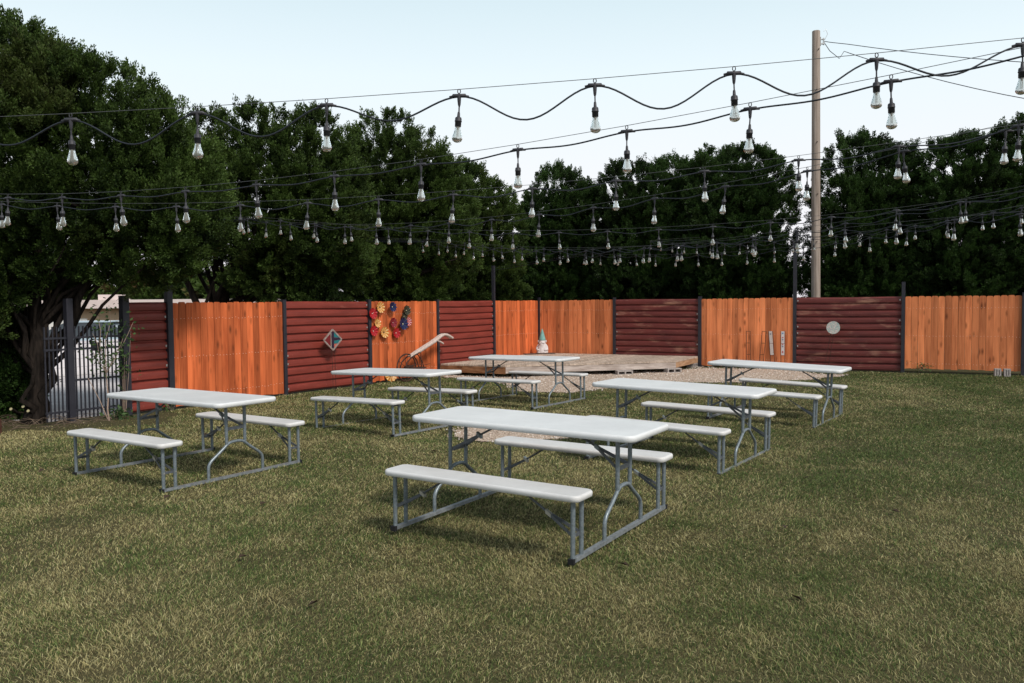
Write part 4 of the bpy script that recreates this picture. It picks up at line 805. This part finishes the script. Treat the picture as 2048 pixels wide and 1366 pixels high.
for sy in (-1, 1): t = MB(); t.box(-2.31, -2.2, sy*.68-.14, sy*.68+.14, .78, .95); t.build('taillight', M['tail'], cr)
# far shrubs and trees behind the building
for i, (x, y, h, s_, lb) in enumerate(((-30, 50, 5.2, 3.6, 'olive green tree behind the left part of the low building'), (-22.5, 52, 4.6, 3.4, 'olive green tree behind the middle of the low building'), (-15.5, 50, 4.4, 3.2, 'olive green tree behind the right end of the low building'))):
    tree('roadside_tree', (x, y, -1.3), (x, y, h*.6), [(x, y, h*.45, s_*1.1, s_*.8, h*.42), (x+s_*.7, y, h*.3, s_*.7, s_*.6, h*.35)], M['leaf_l'], lb, 60+i, 'olive trees behind the low building', .2, dens=1.1, tuft=.5, ppt=4, nleaf=30, ln=.3, wd=.16, brown_amt=.4)

# ------------------------------------------------------------------ sapling, brush and logs by the trunk, small plants
def broad_leaves(pts, seed, n, spread, ln, wd):
    r = np.random.default_rng(seed); c = np.repeat(np.array(pts), n, 0)+r.normal(size=(len(pts)*n, 3))*spread; k = len(c)
    d = r.normal(size=(k, 3)); d[:, 2] *= .5; d /= np.linalg.norm(d, axis=1, keepdims=True); s = np.cross(d, r.normal(size=(k, 3))); s /= np.linalg.norm(s, axis=1, keepdims=True)
    l = ln*r.uniform(.6, 1.3, (k, 1)); w_ = wd*r.uniform(.6, 1.3, (k, 1)); V = np.stack([c, c+d*l*.45+s*w_*.5, c+d*l, c+d*l*.45-s*w_*.5], 1).reshape(-1, 3)
    b = np.clip(.5+r.normal(size=k)*.25, 0, 1); return V, np.arange(4*k).reshape(-1, 4), np.repeat(np.stack([b, b*0, b*0], 1), 4, 0)
sp = empty('sapling', PL(-.42, .25)); tag(sp, 'thin pale stemmed sapling with loose leaves in front of the iron gate', 'sapling')
M['palebark'] = noisy('pale_bark', (.42, .31, .25), (.28, .2, .16), 10, .8)
tr = limb_path((0, 0, 0), (-.02, 0, .68), random.Random(2), .01, 5); mb = MB(); mb.tube(tr, [.013, .011, .010, .009, .008], 6)
tips = []
for en in ((-.22, .05, 1.25), (-.1, -.03, 1.5), (.22, .05, 1.2), (.34, .1, 1.4), (.05, 0, 1.65), (-.3, .1, 1.05)):
    p = limb_path(tr[-1], en, random.Random(int(en[0]*99)), .03, 5); mb.tube(p, [.007, .006, .005, .004, .003], 5); tips += p[1:]
mb.tube([(-.02, 0, .02), (-.1, -.05, .3), (-.24, -.08, .62)], [.008, .006, .004], 5); mb.build('stem', M['palebark'], sp)
V, F, c = broad_leaves([tuple(p) for p in tips], 4, 13, .075, .065, .038); link('foliage', fast_mesh('foliage', V, F, M['leaf_b'], c), sp)
def weed(P, seed, n, sp_, h, label, ln=.07):
    r = random.Random(seed); pts = [(r.gauss(0, sp_), r.gauss(0, sp_*.6), abs(r.gauss(h*.5, h*.3))) for _ in range(n)]
    e = empty('weed', P); tag(e, label, 'plant'); V, F, c = broad_leaves(pts, seed, 10, .05, ln, ln*.5); link('foliage', fast_mesh('foliage', V, F, M['leaf_b'], c), e)
    mb = MB()
    for p in pts[:12]: mb.tube([(p[0]*.2, p[1]*.2, 0), p], .003, 4)
    mb.build('stem', M['palebark'], e)
weed(PL(-.28, .18), 31, 16, .1, .12, 'low green weed at the foot of the iron gate'); weed(PL(-.1, .1), 32, 12, .06, 1.3, 'leafy vine climbing beside the black gate post')
weed(PR(9.4, .06, .06), 34, 12, .07, .14, 'small grey green tuft growing at the base of the rightmost tan panel', .05); weed(PL(.72, .1), 35, 8, .06, .15, 'small weed at the foot of the tall left post', .06)
M['cutwood'] = mat('cut_wood', (.36, .32, .19), .8)
for i, (x, y, z, lb) in enumerate(((-6.98, 11.4, .22, 'pale cut branch end low at the far left, leftmost of three'), (-6.78, 11.35, .26, 'pale cut branch end with a dark core, highest of three'), (-6.70, 11.33, .20, 'pale cut branch end nearest the big trunk'))):
    mb = MB(); mb.tube([(0, 0, 0), (-.02, .22, -.10)], .022, 12); o = mb.build('cut_branch', M['bark']); o.location = (x, y, z); tag(o, lb, 'branch', 'cut branch ends in the brush')
    mb = MB(); mb.tube([(0, -.001, 0), (0, -.008, .003)], .020, 12, smooth=False); mb.build('cut_face', M['cutwood'], o)
mb = MB(); r = random.Random(9)
for i in range(170):
    a = Vector((r.uniform(-1.5, .75), r.uniform(-.65, .4), r.uniform(0, .05))); t = r.uniform(0, 6.3); l = r.uniform(.12, .42); b = a+Vector((math.cos(t)*l, math.sin(t)*l*.7, r.uniform(-.05, .10))); b.z = max(b.z, .005)
    mb.tube([a, a.lerp(b, .5)+Vector((r.uniform(-.04, .04), r.uniform(-.04, .04), .03)), b], [.004, .0035, .002], 4, cap=False)
M['twig'] = noisy('dry_twigs', (.20, .15, .11), (.10, .07, .05), 10, .85)
o = mb.build('brush_pile', M['twig']); o.location = (-6.55, 11.5, 0); tag(o, 'dry twigs and brush heaped round the foot of the big cedar', 'brush', kind='stuff')
M['brick'] = noisy('dull_brick', (.16, .06, .04), (.09, .035, .025), 20, .9)
o = MB(); [o.box(-.10, .10, -.05, .05, z, z+.062) for z in (0, .065, .13)]; o = o.build('brick_stack', M['brick']); o.location = (-6.72, 10.55, 0); o.rotation_euler = (0, 0, .3); tag(o, 'small stack of dull red bricks at the left edge of the lawn', 'bricks')
# fallen leaves
mb = MB(); mb.add([(0, 0, .002), (.02, .012, .008), (.045, 0, .003), (.02, -.012, .009), (.03, .02, .012), (.03, -.02, .012)], [(0, 1, 2, 3), (1, 4, 2), (3, 2, 5)]); lm = mb.mesh('fallen_leaf', mat('dry_leaf', (.045, .028, .018), .8)); r = random.Random(12)
for x, y in ((-2.0, 6.62), (-.55, 7.4), (-2.9, 6.9), (-1.7, 5.2), (1.9, 5.7), (2.6, 7.3), (2.1, 9.4), (-.9, 8.9), (-3.8, 10.2), (1.5, 4.4), (-1.1, 4.3), (3.4, 8.9), (-4.6, 7.9), (.7, 4.9), (2.9, 6.1)):
    o = link('fallen_leaf', lm); o.location = (x, y, .03); o.rotation_euler = (r.uniform(-.4, .4), r.uniform(-.4, .4), r.uniform(0, 6)); o.scale = (1.5, 1.5, 1.5); tag(o, 'small dark dry leaf lying on the lawn', 'leaf', 'fallen leaves on the lawn')
